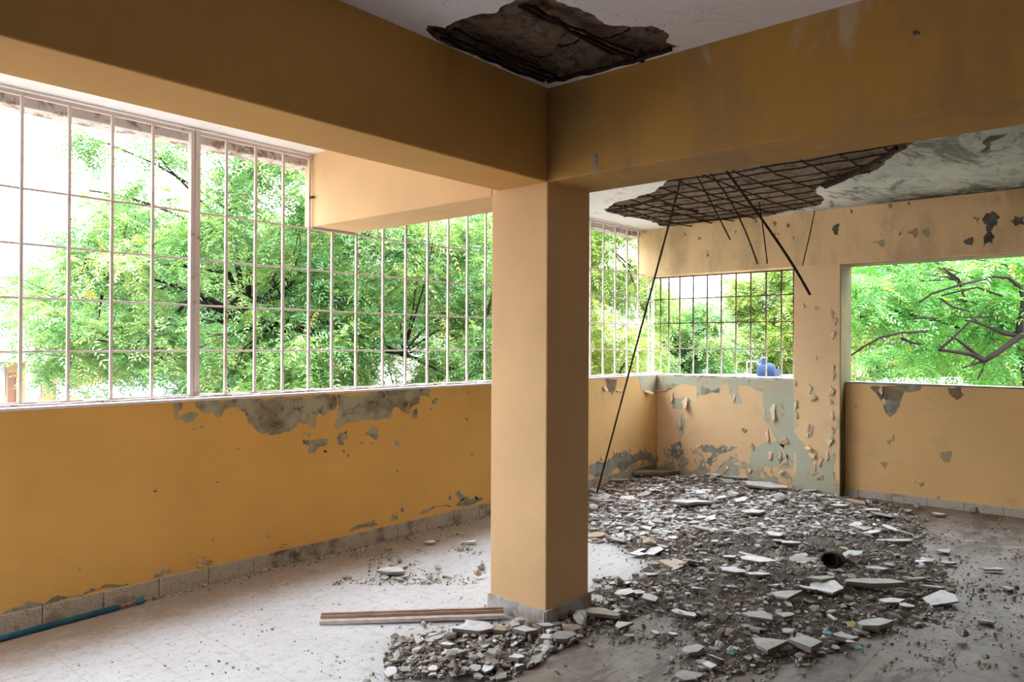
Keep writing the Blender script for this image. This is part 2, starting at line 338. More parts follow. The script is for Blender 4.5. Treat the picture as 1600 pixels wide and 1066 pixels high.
# ledge of cement on top of the left parapet, outside the grille line
def ledge(x0, x1, parent, nm='window_sill'):
    mb = MB(); xs = np.arange(x0, x1, .06)
    for i, x in enumerate(xs[:-1]):
        h0 = .010+.010*mnoise.noise(Vector((x*7, 0, 0))); mb.box(x, xs[i+1]+.001, YW+.09, YW+.26, ZP-.01, ZP+max(.003, h0+.006))
    return mb.build(nm, M['sill'], parent)
MB().box(-2.1, 5.6, YW-.003, YW+.11, ZP-.008, ZP+.006).build('painted_cap', M['cap'], wl); MB().box(5.6, XF, YW-.003, YW+.11, ZP-.008, ZP+.006).build('painted_cap', M['cap'], wfl)
ledge(-2.1, 5.6, wl); ledge(5.6, XO, wfl)
MB().box(XR-.003, XO+.002, -1.6, PY1, ZRP-.012, ZRP+.004).build('weathered_cap', M['greystain'], wr); MB().box(XF+.009, XO+.002, PY0, YW, ZP-.012, ZP+.010).build('weathered_cap', M['sill'], wf)
# skirting tiles
def skirt(name, n0, n1, fixed, axis, hgt, dep, mat, label, step=.305, sgn=-1, z0=0.):
    t = empty(name, (0, 0, 0), label=label, cat='skirting', kind='structure')
    mb = MB(); a = n0
    while a < n1-.02:
        b = min(a+step, n1); j = rnd.uniform(-.002, .003)
        if axis == 0: mb.box(a+.002, b-.002, fixed-dep+j, fixed+.02, z0, z0+hgt+rnd.uniform(-.002, .002))
        else: mb.box(fixed-dep+j, fixed+.02, a+.002, b-.002, z0, z0+hgt+rnd.uniform(-.002, .002))
        a = b
    o = mb.build('skirting_tiles', mat, t); bevel(o, .003); return t
skirt('baseboard_left', -1.98, XF, YW, 0, .105, .014, M['skirt'], 'brown speckled terrazzo skirting along the ochre left wall')
skirt('baseboard_right', -3.2, PY1, XR, 1, .075, .014, M['skirt2'], 'pale speckled terrazzo skirting under the plain peach wall')
# rough render strip above left skirting
# ------------------------------------------------------------------ column, beams, pillar
col = struct('column', MB().box(CX, CX+WX, CY, CY+WY, 0, ZB+.02), M['column'], 'square tan concrete column standing in the middle of the room', 'column', .008)
pl = MB()
pl.box(CX-.010, CX+.002, CY+.19, CY+WY+.004, 0, .088); pl.box(CX-.014, CX+.002, CY-.012, CY+.187, 0, .084)
pl.box(CX-.014, CX+WX+.008, CY-.014, CY+.002, 0, .085); pl.box(CX+WX-.002, CX+WX+.012, CY-.014, CY+WY, 0, .085); pl.box(CX-.010, CX+WX+.012, CY+WY-.002, CY+WY+.012, 0, .085)
bevel(pl.build('plinth', M['plinth'], col), .003)
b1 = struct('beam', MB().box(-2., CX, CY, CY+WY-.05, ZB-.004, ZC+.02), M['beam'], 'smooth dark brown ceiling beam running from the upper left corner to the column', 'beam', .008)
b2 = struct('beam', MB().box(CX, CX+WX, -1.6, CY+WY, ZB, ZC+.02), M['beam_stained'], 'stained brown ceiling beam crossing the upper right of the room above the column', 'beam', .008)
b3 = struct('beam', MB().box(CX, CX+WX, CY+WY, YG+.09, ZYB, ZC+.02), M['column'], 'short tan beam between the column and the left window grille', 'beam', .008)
b4 = struct('beam', MB().box(XF, XO, -1.6, YG+.09, ZFB, ZC+.02), M['beam_far'], 'damp-stained peach beam above the far window and open window', 'beam', .008)
fp = struct('pillar', MB().box(XF, XO, PY1, PY0, 0, ZFB+.01), M['wall_far'], 'peach pillar with curling paint between the two far windows', 'pillar', .008)
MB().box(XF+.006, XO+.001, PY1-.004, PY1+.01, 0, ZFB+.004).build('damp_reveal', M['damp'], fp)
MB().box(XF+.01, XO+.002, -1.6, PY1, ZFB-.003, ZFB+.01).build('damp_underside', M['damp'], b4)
fp2 = struct('wall_far_right', MB().box(XF, XO, -1.6, .62, 0, ZFB+.01), M['wall_right'], 'unseen peach wall added beyond the right of the frame to block light', 'wall', .008)  # unseen wall added to shut out light from the right
b5 = struct('trim_1', MB().box(-.8, XO, YG+.07, YG+.22, ZC-.075, ZC+.02), M['sill'], 'cement lip under the slab edge above the left grille', 'trim')
# plain paint fronts hung on the far beam are part of it

# ------------------------------------------------------------------ ceiling with two broken areas
def surface(poly, step, zf, name, mat, parent, uvw=None):
    """triangulated rough surface filling poly (2D), uvw maps (a,b,h)->xyz"""
    xs = [p[0] for p in poly]; ys = [p[1] for p in poly]; pts = [Vector((p[0], p[1])) for p in poly]; ne = len(pts)
    a = min(xs)
    while a < max(xs):
        b = min(ys)
        while b < max(ys):
            q = (a+rnd.uniform(-.3, .3)*step, b+rnd.uniform(-.3, .3)*step)
            if inside(q, poly): pts.append(Vector(q))
            b += step
        a += step
    r = delaunay_2d_cdt(pts, [], [list(range(ne))], 1, 1e-5)
    vs = [uvw(p.x, p.y, zf(p.x, p.y)) if uvw else (p.x, p.y, zf(p.x, p.y)) for p in r[0]]
    me = bpy.data.meshes.new(name); me.from_pydata(vs, [], [tuple(f) for f in r[2]]); return obj(name, me, mat, parent)
hole1 = fractal([Vector(p) for p in pxpoly([(667, 40), (695, 44), (712, 33), (742, 24), (775, 20), (800, 4), (830, -8), (858, -4), (880, 5), (900, 12), (925, 22), (945, 38), (985, 42), (1018, 40), (1045, 58), (1040, 66), (1063, 72), (1030, 84), (1000, 90), (930, 112), (900, 121), (852, 128), (815, 115), (765, 92), (715, 76), (685, 64)], 2, ZC)], 3, .13)
hole2 = fractal([Vector(p) for p in pxpoly([(943, 327), (962, 316), (1000, 306), (1037, 290), (1048, 279), (1100, 267), (1200, 240), (1330, 222), (1385, 215), (1432, 211), (1425, 225), (1400, 240), (1385, 250), (1350, 272), (1300, 284), (1280, 292), (1284, 306), (1276, 322), (1200, 338), (1150, 345), (1070, 357), (1030, 353), (970, 337)], 2, ZC)], 3, .10)
outer = [Vector((-2.2, -1.8)), Vector((XO+.25, -1.8)), Vector((XO+.25, 4.95)), Vector((-.8, 4.95)), Vector((-.8, 2.7)), Vector((-2.2, 2.7))]  # notch leaves open sky over the added opening, for its light
allp = [p.to_3d() for p in outer] + [p.to_3d() for p in hole1] + [p.to_3d() for p in hole2]
tri = tessellate_polygon([[p.to_3d() for p in outer], [p.to_3d() for p in hole1], [p.to_3d() for p in hole2]])
mb = MB(); mb.add([(p.x, p.y, ZC) for p in allp], [t for t in tri]); ncl = len(mb.f)
ceil = obj('ceiling', mb.mesh('ceiling'), M['ceiling']); tag(ceil, 'whitewashed concrete ceiling with two areas of broken plaster', 'ceiling', kind='structure')
MB().box(-2.2, XO+.25, -1.8, 2.7, ZC+.12, ZC+.3).box(-.8, XO+.25, 2.7, 4.95, ZC+.12, ZC+.3).build('roof_slab', M['greystain'], ceil)
MB().box(-.8, XO+.25, 4.9, 4.95, ZC, ZC+.2).box(-.8, -.75, 2.7, 4.95, ZC, ZC+.2).box(-2.2, -.75, 2.66, 2.7, ZC, ZC+.2).box(XO+.2, XO+.25, -1.8, 4.95, ZC, ZC+.2).build('slab_edge', M['sill'], ceil)
def recess(hole, dep, nm):
    mb = MB(); n = len(hole); c = sum(hole, Vector((0, 0)))/n
    V = [(p.x, p.y, ZC-.001) for p in hole] + [(p.x, p.y, ZC-.006-.010*abs(mnoise.noise(Vector((p.x*9, p.y*9, 0))))) for p in hole] + [(p.x+(c.x-p.x)*.012, p.y+(c.y-p.y)*.012, ZC+dep) for p in hole]
    mb.add([(p.x, p.y, ZC) for p in hole] + V[2*n:], [(i, (i+1) % n, n+(i+1) % n, n+i) for i in range(n)])
    mb.build('broken_rim', M['broken'], ceil)
    surface([(p.x, p.y) for p in hole], .035, lambda x, y: ZC+dep*(.75+.6*mnoise.noise(Vector((x*4, y*4, 2)))+.35*mnoise.noise(Vector((x*14, y*14, 4)))), nm, M['broken'], ceil)
recess(hole1, .055, 'broken_concrete'); recess(hole2, .050, 'broken_concrete')
# reinforcement still held in the ceiling
def bar_part(p0, p1, r, parent, nm='reinforcing_bar', sag=.01, n=14):
    p0, p1 = Vector(p0), Vector(p1); pts, rs = [], []
    for i in range(n+1):
        t = i/n; p = p0.lerp(p1, t); p.z -= sag*4*t*(1-t)
        p += Vector((mnoise.noise(Vector((t*6, r*900, p0.x))), mnoise.noise(Vector((t*6, r*900, p0.y+9))), mnoise.noise(Vector((t*9, p0.x, 5))))) * .008
        pts.append(p); rs.append(r*(1+.45*mnoise.noise(Vector((t*23, p0.y*7, 2)))))
    return MB().tube(pts, rs, 7).build(nm, M['rust'], parent)
def px_bar(u0, v0, u1, v1, r, z=ZC-.005, **k): return bar_part(at(u0, v0, 2, z), at(u1, v1, 2, z), r, ceil, **k)
px_bar(812, 10, 1005, 95, .009); px_bar(834, 11, 958, 84, .009); px_bar(818, 6, 990, 80, .007); px_bar(680, 48, 858, 122, .009); px_bar(710, 46, 852, 112, .011); px_bar(690, 60, 850, 126, .008); px_bar(718, 50, 846, 104, .008); px_bar(745, 70, 870, 118, .010)
px_bar(870, 72, 905, 62, .005); px_bar(832, 88, 862, 84, .005); px_bar(930, 62, 985, 45, .005); px_bar(856, 127, 1050, 76, .012); px_bar(955, 78, 1003, 94, .009)
# far grid: bars along Y and along X inside the broken outline
def clipbars(hole, axis, vals, r):
    for v in vals:
        run = []; ts = np.arange(0, 5.2, .03)
        lo = None
        for t in np.append(ts, 99):
            p = (v, t) if axis == 1 else (t+4.2, v)
            ins = t < 98 and inside(p, hole)
            if ins and lo is None: lo = p
            if ins: hi = p
            if not ins and lo is not None:
                if abs(hi[0]-lo[0])+abs(hi[1]-lo[1]) > .25: bar_part((lo[0], lo[1], ZC+.005), (hi[0], hi[1], ZC+rnd.uniform(-.01, .01)), r, ceil, sag=rnd.uniform(0, .035))
                lo = None
clipbars([(p.x, p.y) for p in hole2], 1, [5.55, 5.78, 6.02, 6.27, 6.5, 6.76, 7.0, 7.25, 7.5], .006)
clipbars([(p.x, p.y) for p in hole2], 0, [1.45, 1.75, 2.02, 2.3, 2.55, 2.8, 3.05, 3.3, 3.55, 3.8, 4.05], .007)
px_bar(1400, 232, 1290, 292, .018, sag=.02); px_bar(1340, 268, 1285, 290, .02)
px_bar(1055, 300, 950, 330, .012, sag=.02); px_bar(1040, 318, 1090, 330, .013); px_bar(975, 322, 1100, 340, .008)
# hanging rods: things of their own
def rod(pts, r, label, cat='steel rod'):
    P = [Vector(p) for p in pts]; out = []
    for i in range(len(P)-1):
        for k in range(10):
            t = k/10; a = P[max(i-1, 0)]; b = P[i]; c = P[i+1]; d = P[min(i+2, len(P)-1)]
            out.append(.5*((2*b)+(c-a)*t+(2*a-5*b+4*c-d)*t*t+(3*b-a-3*c+d)*t**3))
    out.append(P[-1])
    o = MB().tube(out, [r*(1+.15*mnoise.noise(p*30)) for p in out], 7).build('steel_rod', M['rust'], smooth=True, origin=P[0])
    return tag(o, label, cat, 'rusty rods hanging from the broken ceiling')
top = lambda u, v: at(u, v, 2, ZC-.002)
dp = lambda p: (p-Vector((0, 0, EYE))).dot(fwd)
a = at(1066, 272, 2, ZC-.002); e = at(933, 770, 2, .03); da_, de_ = dp(a), dp(e)
rod([a, deep(1024, 430, da_+(de_-da_)*.28), deep(975, 612, da_+(de_-da_)*.62), e], .0085, 'very long thin rusty rod reaching from the broken ceiling to the floor rubble')
def hang(pts, r, label, grow=-.15):
    a = top(*pts[0]); d = dp(a); n = len(pts)-1
    rod([a]+[deep(u, v, d+grow*(i+1)/n) for i, (u, v) in enumerate(pts[1:])], r, label)
hang([(1086, 270), (1112, 318), (1141, 375)], .0055, 'thin short rusty rod hanging just to the right of the very long rod')
hang([(1105, 264), (1140, 312), (1165, 362), (1184, 413)], .006, 'bent rusty rod hanging beside the thick slanting rod and pointing at the far grille')
hang([(1186, 316), (1193, 362), (1199, 412)], .006, 'straight near-vertical rusty rod crossed by the thick slanting rod', 0)
hang([(1128, 258), (1190, 342), (1235, 408), (1266, 461)], .010, 'thickest rusty rod, slanting down in front of the far pillar')
hang([(1273, 329), (1265, 368), (1254, 415)], .0055, 'thin rusty rod hanging alone by the far beam, tip leaning toward the far grille', 0)

# ------------------------------------------------------------------ peeled patches and curling flakes
def patch(parent, ax, val, pts, mat='plaster', it=3, amp=.16, off=.0022, nm='bare_patch'):
    k = [i for i in range(3) if i != ax]; P = [at(u, v, ax, val) for u, v in pts]
    poly = fractal([Vector((p[k[0]], p[k[1]])) for p in P], it, amp)
    if ax != 2:
        cap = ZP-.004 if parent in (wl, wfl, wf) else (ZRP-.004 if parent is wr else ZC)
        for p in poly: p.y = min(p.y, cap)
    tr = tessellate_polygon([[p.to_3d() for p in poly]]); n = len(poly)
    def P3(p, h):
        q = [0, 0, 0]; q[k[0]] = p.x; q[k[1]] = p.y; q[ax] = val-h; return q
    V = [P3(p, off) for p in poly]+[P3(p, -.001) for p in poly]
    Fs = [tuple(t) for t in tr]+[(i, (i+1) % n, n+(i+1) % n, n+i) for i in range(n)]
    return MB().add(V, Fs).build(nm, M[mat], parent)
def flake(parent, ax, val, u, v, wpx, hpx, curl=1., mat='flake', flip=1):
    """thin sheet of paint fixed along one edge and curling off the wall"""
    k = [i for i in range(3) if i != ax]; c = at(u, v, ax, val); e = at(u+wpx/2, v, ax, val); tt = at(u, v-hpx/2, ax, val)
    hw = (Vector((e[k[0]], e[k[1]]))-Vector((c[k[0]], c[k[1]]))); hh = Vector((0, (tt-c).z))
    nu, nv = 5, 5; V = []; ph = rnd.uniform(0, 9)
    rot = rnd.uniform(-1.3, 1.3); lean = rnd.uniform(-.6, .6); e0 = rnd.uniform(-.8, .8)
    for j in range(nv):
        for i in range(nu):
            a, b = i/(nu-1)*2-1, j/(nv-1)*2-1
            t = (1-flip*b)/2; a2 = a*(1-.55*t)+lean*t+.45*mnoise.noise(Vector((a*1.3+ph, b*2, ph))); b2 = b+.5*mnoise.noise(Vector((a*2.1, b+ph, 3)))
            q = Vector((c[k[0]], c[k[1]]))+hw*(a2*math.cos(rot)-b2*math.sin(rot))*.8+hh*(b2*math.cos(rot)+a2*math.sin(rot))
            lift = curl*hw.length*(.05+1.15*t**1.6*(1+e0*a*.6)) + .002
            p = [0, 0, 0]; p[k[0]] = q.x; p[k[1]] = q.y; p[ax] = val-lift; V.append(p)
    mb = MB().add(V, [(j*nu+i, j*nu+i+1, (j+1)*nu+i+1, (j+1)*nu+i) for j in range(nv-1) for i in range(nu-1)])
    o = mb.build('paint_flake', M[mat], parent, smooth=True); sm = o.modifiers.new('thick', 'SOLIDIFY'); sm.thickness = .0015; return o
Z4 = lambda L: [(240+x/5.33, 600+y/5.33) for x, y in L]
Z5 = lambda L: [(500+x/6.154, 590+y/6.154) for x, y in L]
patch(wl, 1, YW, Z4([(165, 165), (235, 160), (240, 205), (200, 230), (215, 285), (190, 305), (165, 285), (180, 230)]))
patch(wl, 1, YW, Z4([(240, 255), (310, 235), (375, 262), (330, 310), (265, 330), (225, 290)]))
patch(wl, 1, YW, Z4([(345, 150), (610, 140), (860, 125), (1100, 115), (1350, 100), (1500, 90), (1528, 120), (1510, 215), (1420, 265), (1370, 240), (1350, 370), (1290, 335), (1210, 320), (1130, 400), (1050, 420), (950, 415), (850, 380), (790, 320), (760, 235), (640, 195), (590, 205), (560, 275), (520, 275), (500, 235), (430, 250), (350, 195)]), it=4, amp=.13)
patch(wl, 1, YW, Z5([(165, 165), (500, 140), (760, 120), (1055, 112), (1050, 185), (960, 175), (955, 250), (900, 265), (860, 350), (780, 320), (750, 280), (700, 300), (680, 385), (400, 402), (330, 430), (230, 455), (165, 495), (130, 465), (172, 400)]), it=4, amp=.09)
patch(wl, 1, YW, Z5([(180, 540), (265, 505), (272, 580), (215, 600), (235, 665), (185, 650), (160, 590)]))
patch(wl, 1, YW, Z5([(420, 555), (520, 460), (555, 490), (545, 600), (500, 575)])); patch(wl, 1, YW, Z5([(360, 640), (415, 615), (410, 635)]), it=2)
patch(wl, 1, YW, Z5([(905, 310), (940, 300), (935, 385), (885, 395)])); patch(wl, 1, YW, Z5([(1065, 215), (1130, 200), (1110, 260)])); patch(wl, 1, YW, Z5([(720, 600), (760, 600), (760, 650), (720, 650)]), 'greystain', it=1, amp=.05)
patch(wl, 1, YW, Z4([(1240, 470), (1330, 465), (1450, 460), (1440, 510), (1380, 520), (1340, 580), (1290, 580), (1300, 520), (1245, 500)])); patch(wl, 1, YW, Z4([(1275, 410), (1315, 420), (1300, 450)]), it=2)
for x, y in ((700, 540), (335, 375), (400, 357), (1428, 563), (1250, 415), (530, 820), (10, 895)): patch(wl, 1, YW, Z4([(x-18, y), (x, y-9), (x+20, y-2), (x+4, y+9)]), it=2)
for x, y in ((1300, 140), (1410, 400), (1065, 305), (1425, 145), (500, 630), (270, 750), (225, 710), (50, 710), (1460, 740), (745, 900)): patch(wl, 1, YW, Z5([(x-16, y), (x, y-14), (x+16, y-2), (x+4, y+16)]), it=2)
# ragged render above the skirting on the left wall
for (x0, y0, x1, y1, h) in ((0, 962, 70, 946, 15), (60, 948, 130, 932, 14), (120, 934, 200, 914, 15), (240, 904, 275, 895, 13), (545, 832, 590, 820, 14), (610, 815, 622, 812, 18), (655, 804, 705, 792, 12), (712, 790, 755, 780, 12)):
    n = 7; up = [(x1+(x0-x1)*i/n, y1+(y0-y1)*i/n-h*rnd.uniform(.25, 1.1)*math.sin(PI*(i+.3)/(n+.6))) for i in range(n+1)]
    patch(wl, 1, YW, [(x0, y0), (x1, y1)]+up, it=2, amp=.12)
for x, y, r in ((716, 772, 5), (722, 778, 4), (703, 778, 3), (745, 778, 3), (628, 797, 3), (243, 766, 2), (332, 844, 2), (420, 838, 3), (318, 880, 4), (308, 879, 2), (124, 890, 2)):
    patch(wl, 1, YW, [(x-r, y), (x, y-r*1.4), (x+r, y), (x, y+r*1.4)], 'greystain', it=2)
# far corner walls
Z8 = lambda L: [(900+x/3.807, 560+y/3.807) for x, y in L]
patch(wfl, 1, YW, Z8([(172, 122), (245, 118), (235, 180), (215, 220), (190, 195)])); patch(wfl, 1, YW, Z8([(370, 105), (476, 98), (476, 205), (440, 210), (385, 190)]), 'green')
patch(wfl, 1, YW, Z8([(80, 640), (160, 620), (210, 600), (240, 560), (300, 550), (330, 575), (380, 545), (430, 560), (476, 600), (476, 640), (200, 680), (80, 690)]), 'greystain', amp=.25)
patch(wf, 0, XF+.012, Z8([(478, 98), (700, 96), (900, 100), (1290, 118), (1292, 640), (1240, 660), (1255, 560), (1200, 500), (1160, 420), (1120, 370), (1110, 200), (1000, 160), (960, 165), (990, 270), (940, 270), (900, 150), (850, 165), (860, 205), (760, 200), (720, 240), (715, 160), (640, 150), (570, 180), (500, 190), (478, 210)]), 'green', it=3, amp=.1)
patch(wf, 0, XF+.010, Z8([(745, 170), (860, 175), (850, 205), (800, 200), (745, 215)]), 'greystain', it=3)
patch(wf, 0, XF+.012, Z8([(565, 230), (640, 228), (690, 262), (640, 300), (575, 300)]), 'green'); patch(wf, 0, XF+.012, Z8([(600, 320), (640, 330), (645, 440), (630, 480), (600, 470)]), 'green', amp=.25)
patch(wf, 0, XF+.012, Z8([(565, 510), (620, 490), (640, 570), (600, 610), (565, 570)]), 'greystain'); patch(wf, 0, XF+.012, Z8([(1040, 530), (1240, 500), (1230, 650), (1060, 670), (1030, 600)]), 'green', amp=.2)
patch(wf, 0, XF+.012, Z8([(740, 530), (860, 520), (960, 530), (900, 550), (840, 570), (800, 640), (760, 620), (820, 560), (750, 550)]), 'greystain', amp=.25)
patch(fp, 0, XF, Z8([(1292, 430), (1320, 480), (1400, 560), (1420, 660), (1480, 610), (1538, 560), (1538, 800), (1292, 740)]), 'green', amp=.12)
patch(fp, 0, XF, Z8([(1292, 240), (1325, 250), (1320, 400), (1292, 420)]), 'green', amp=.2)
patch(fp, 0, XF, Z8([(1380, 160), (1400, 155), (1445, 245), (1400, 265), (1410, 220)]), 'green', amp=.2); patch(fp, 0, XF, Z8([(1500, 480), (1530, 300), (1538, 480), (1520, 560)]), 'green', amp=.2)
Z7 = lambda L: [(1160+x/5.33, 580+y/5.33) for x, y in L]
patch(wr, 0, XR, Z7([(1060, 140), (1070, 125), (1279, 118), (1500, 120), (1480, 160), (1350, 170), (1310, 260), (1280, 350), (1230, 385), (1190, 340), (1170, 260), (1120, 190)]), 'plaster', amp=.12)
patch(wr, 0, XR-.002, Z7([(1190, 240), (1290, 250), (1275, 345), (1225, 360), (1200, 330)]), 'greystain'); 
patch(wr, 0, XR, [(1480, 605), (1500, 604), (1505, 618), (1495, 625), (1483, 615)], 'plaster')
for L in ([(1385, 690), (1395, 685), (1392, 696)], [(1470, 708), (1487, 705), (1484, 722), (1474, 722)], [(1430, 754), (1445, 752), (1440, 762)], [(1375, 722), (1390, 724), (1384, 733)], [(1334, 635), (1340, 632), (1338, 640)]): patch(wr, 0, XR, L, 'frag_tan', it=2)
# mould and holes on the far beam
for L, mt in (([(1535, 345), (1552, 330), (1562, 338), (1558, 352), (1548, 362), (1552, 380), (1536, 385), (1541, 360)], 'soot'), ([(1578, 345), (1600, 338), (1600, 352), (1585, 352)], 'soot'), ([(1505, 378), (1520, 370), (1520, 382)], 'soot'),
              ([(1418, 362), (1432, 355), (1430, 372)], 'plaster'), ([(1440, 360), (1452, 356), (1450, 372)], 'plaster'), ([(1362, 378), (1382, 375), (1378, 388)], 'plaster'), ([(1300, 358), (1312, 350), (1308, 368)], 'soot'), ([(1520, 335), (1532, 340), (1528, 352)], 'plaster')):
    patch(b4, 0, XF, L, mt, it=4, amp=.25, nm='mould_patch')
for x, y, r in ((1070, 366, 3), (1092, 372, 3), (1104, 393, 2), (1180, 345, 4), (1210, 350, 5), (1240, 372, 3), (1232, 352, 4), (1065, 352, 3), (1150, 362, 2), (1330, 330, 4), (1390, 322, 5), (1420, 318, 3)):
    r *= .6; patch(b4, 0, XF, [(x-r, y-r), (x+r*.4, y-r*1.5), (x+r, y+r), (x-r*.5, y+r*1.6)], 'plaster', it=3, amp=.25, nm='mould_patch')
patch(b2, 0, CX, [(925, 240), (933, 240), (932, 268), (926, 270)], 'greystain', it=2, nm='stain_patch')
patch(b2, 0, CX, [(1425, 50), (1432, 47), (1438, 53), (1428, 56)], 'soot', it=2, nm='stain_patch')
# ceiling: tear in the far bay
patch(ceil, 2, ZC, [(1535, 220), (1548, 212), (1575, 209), (1562, 216), (1548, 222), (1538, 238), (1533, 236)], 'soot', it=3, amp=.1, nm='torn_plaster')
# curling flakes
FL = [(wf, XF+.012, 1073, 630, 16, 16, 1.2), (wf, XF+.012, 1050, 622, 8, 16, .8), (wf, XF+.012, 1210, 645, 13, 26, .8), (wf, XF+.012, 1200, 682, 8, 20, 1), (wf, XF+.012, 1163, 672, 10, 8, 1.2), (wf, XF+.012, 1148, 622, 6, 14, .8), (wf, XF+.012, 1225, 690, 16, 14, 1.1), (wf, XF+.012, 1219, 712, 8, 18, 1), (wf, XF+.012, 1177, 698, 10, 10, 1.1),
      (wf, XF+.012, 1205, 712, 10, 12, 1), (wf, XF+.012, 1226, 722, 14, 10, 1), (wf, XF+.012, 1220, 738, 10, 8, 1.1), (wf, XF+.012, 1063, 662, 6, 18, .8), (wf, XF+.012, 1046, 604, 10, 10, 1), (wf, XF+.012, 1034, 610, 22, 5, .8), (wf, XF+.012, 1060, 700, 8, 6, 1), (wf, XF+.012, 1140, 702, 8, 6, 1), (wf, XF+.012, 1172, 735, 6, 10, .8), (wf, XF+.012, 1110, 712, 8, 6, .9), (wf, XF+.012, 1095, 696, 8, 5, .9),
      (fp, XF, 1298, 612, 14, 14, .9), (fp, XF, 1266, 608, 8, 12, 1), (fp, XF, 1272, 622, 12, 8, 1), (fp, XF, 1300, 628, 8, 8, 1), (fp, XF, 1267, 668, 9, 24, .8), (fp, XF, 1262, 680, 5, 12, 1), (fp, XF, 1297, 690, 12, 14, 1), (fp, XF, 1264, 700, 16, 8, 1.1), (fp, XF, 1270, 712, 16, 8, 1), (fp, XF, 1293, 712, 8, 16, 1), (fp, XF, 1283, 722, 7, 16, 1), (fp, XF, 1273, 730, 7, 14, 1), (fp, XF, 1282, 746, 12, 10, 1),
      (fp, XF, 1244, 632, 7, 12, 1), (fp, XF, 1246, 650, 7, 10, 1), (fp, XF, 1305, 500, 8, 14, .9), (fp, XF, 1300, 490, 7, 12, .9), (fp, XF, 1302, 522, 10, 12, 1), (fp, XF, 1277, 482, 10, 5, .8), (fp, XF, 1256, 478, 5, 8, .7), (fp, XF, 1303, 580, 7, 24, .8), (fp, XF, 1243, 600, 6, 10, .9), (fp, XF, 1275, 560, 4, 6, .8), (fp, XF, 1301, 650, 6, 14, 1), (fp, XF, 1302, 672, 6, 12, 1)]
for par, val, u, v, a_, b_, cu in FL: flake(par, 0, val, u, v, a_, b_, cu*.7, flip=rnd.choice((1, 1, -1)))
for u, v, a_, b_ in ((944, 608, 8, 8), (966, 611, 8, 5), (1012, 613, 14, 5), (960, 706, 4, 6), (985, 702, 4, 6), (1003, 706, 4, 7), (1010, 700, 4, 6), (970, 712, 5, 5), (940, 716, 5, 5)): flake(wfl, 1, YW, u, v, a_, b_, .5)
for u, v, a_, b_ in ((1377, 612, 8, 12), (1381, 628, 6, 10), (1394, 685, 5, 12), (1428, 752, 8, 4)): flake(wr, 0, XR, u, v, a_, b_, .4)
for k in range(26): flake(wf, 0, XF+.012, rnd.uniform(1040, 1150), rnd.uniform(695, 735), rnd.uniform(3, 7), rnd.uniform(3, 6), .8)

# ------------------------------------------------------------------ window grilles
def grille(name, label, bars, rows, y=None, x=None, rows_z=None, mat='bar', base=ZP+.012):
    t = empty(name, (bars[0][0] if y else x, y if y else bars[0][0], base), label=label, cat='window grille', group='white steel window grilles')
    org = t.location.copy()
    def place(o): o.parent = t; o.matrix_parent_inverse = Matrix.Translation(-org); return o
    for (p, z1, wd) in bars:
        j = rnd.uniform(-.002, .002)
        mb = MB().box(p-wd/2+j, p+wd/2+j, y-.008, y+.008, base-.01, z1) if y else MB().box(x-.007, x+.007, p-wd/2, p+wd/2, base-.01, z1)
        place(mb.build('vertical_bar', M[mat]))
    for (a, b, z) in rows:
        n = 24; pts = [((a+(b-a)*i/n), y+.010 if y else 0, z+.004*mnoise.noise(Vector((i*.7, z*9, a)))) for i in range(n+1)]
        if not y: pts = [(x+.008, p[0], p[2]) for p in pts]
        place(MB().tube(pts, .0072, 6).build('horizontal_bar', M[mat], smooth=True))
    return t, place
zt = ZC-.025
R4 = (1.450, 1.742, 2.035, 2.335)
xa = [1.314-.2325*k for k in range(7, 0, -1)] + [1.314, 1.546, 1.773, 2.009]
t, place = grille('window_grille', 'white grille panel at the left edge, bars from the parapet to the ceiling', [(x, zt, .016) for x in xa], [(-.58, 2.235, z) for z in R4], y=YG)
for z in (zt, base_z := ZP+.015): place(MB().box(-.58, 2.24, YG-.012, YG+.012, z-.012, z+.008).build('rail', M['bar']))
place(bevel(MB().box(2.238, 2.262, YG-.02, YG+.02, ZP, zt+.01).build('post', M['bar']), .003))
xb = [2.485, 2.696, 2.907, 3.118]; xm = [3.319, 3.541]; xc = [3.800, 4.035, 4.275, 4.515, 4.752, 4.985, 5.22, 5.455, 5.69, 5.925, 6.16, 6.40, 6.64, 6.885, 7.125, 7.37, 7.61, 7.85]
t, place = grille('window_grille', 'long white grille from the middle post past the column to the far corner', [(x, zt if x < 3.2 else (ZYB-.004 if x < 3.6 else zt), .017) for x in xb+xm+xc], [(2.285, XG, z) for z in R4], y=YG)
place(bevel(MB().box(2.268, 2.300, YG-.022, YG+.022, ZP, zt+.01).build('post', M['bar']), .003)); place(bevel(MB().box(XG-.015, XG+.015, YG-.015, YG+.015, ZP, ZFB).build('post', M['bar']), .003))
place(MB().box(2.28, CX-.004, YG-.012, YG+.012, zt-.012, zt+.008).box(CX+WX+.004, XF, YG-.012, YG+.012, zt-.012, zt+.008).box(CX, CX+WX, YG-.014, YG+.01, ZYB-.018, ZYB-.004).box(2.28, XG, YG-.012, YG+.012, ZP+.003, ZP+.022).build('rail', M['bar']))
place(MB().box(3.112, 3.132, YG-.05, YG+.0, 2.55, 2.562).build('wall_clip', M['rust']))
yb = [2.96, 3.089, 3.257, 3.43, 3.601, 3.776, 3.948, 4.124, 4.298, 4.441, 4.553]
t, place = grille('window_grille', 'rusting grille of the small far window between corner and peeling pillar', [(y_, ZFB, .013) for y_ in yb], [(PY0, YG, z) for z in (1.463, 1.762, 2.049)], x=XG, mat='bar_far')
place(MB().box(XG-.01, XG+.01, PY0, YG, ZFB-.014, ZFB-.002).build('rail', M['bar_far']))

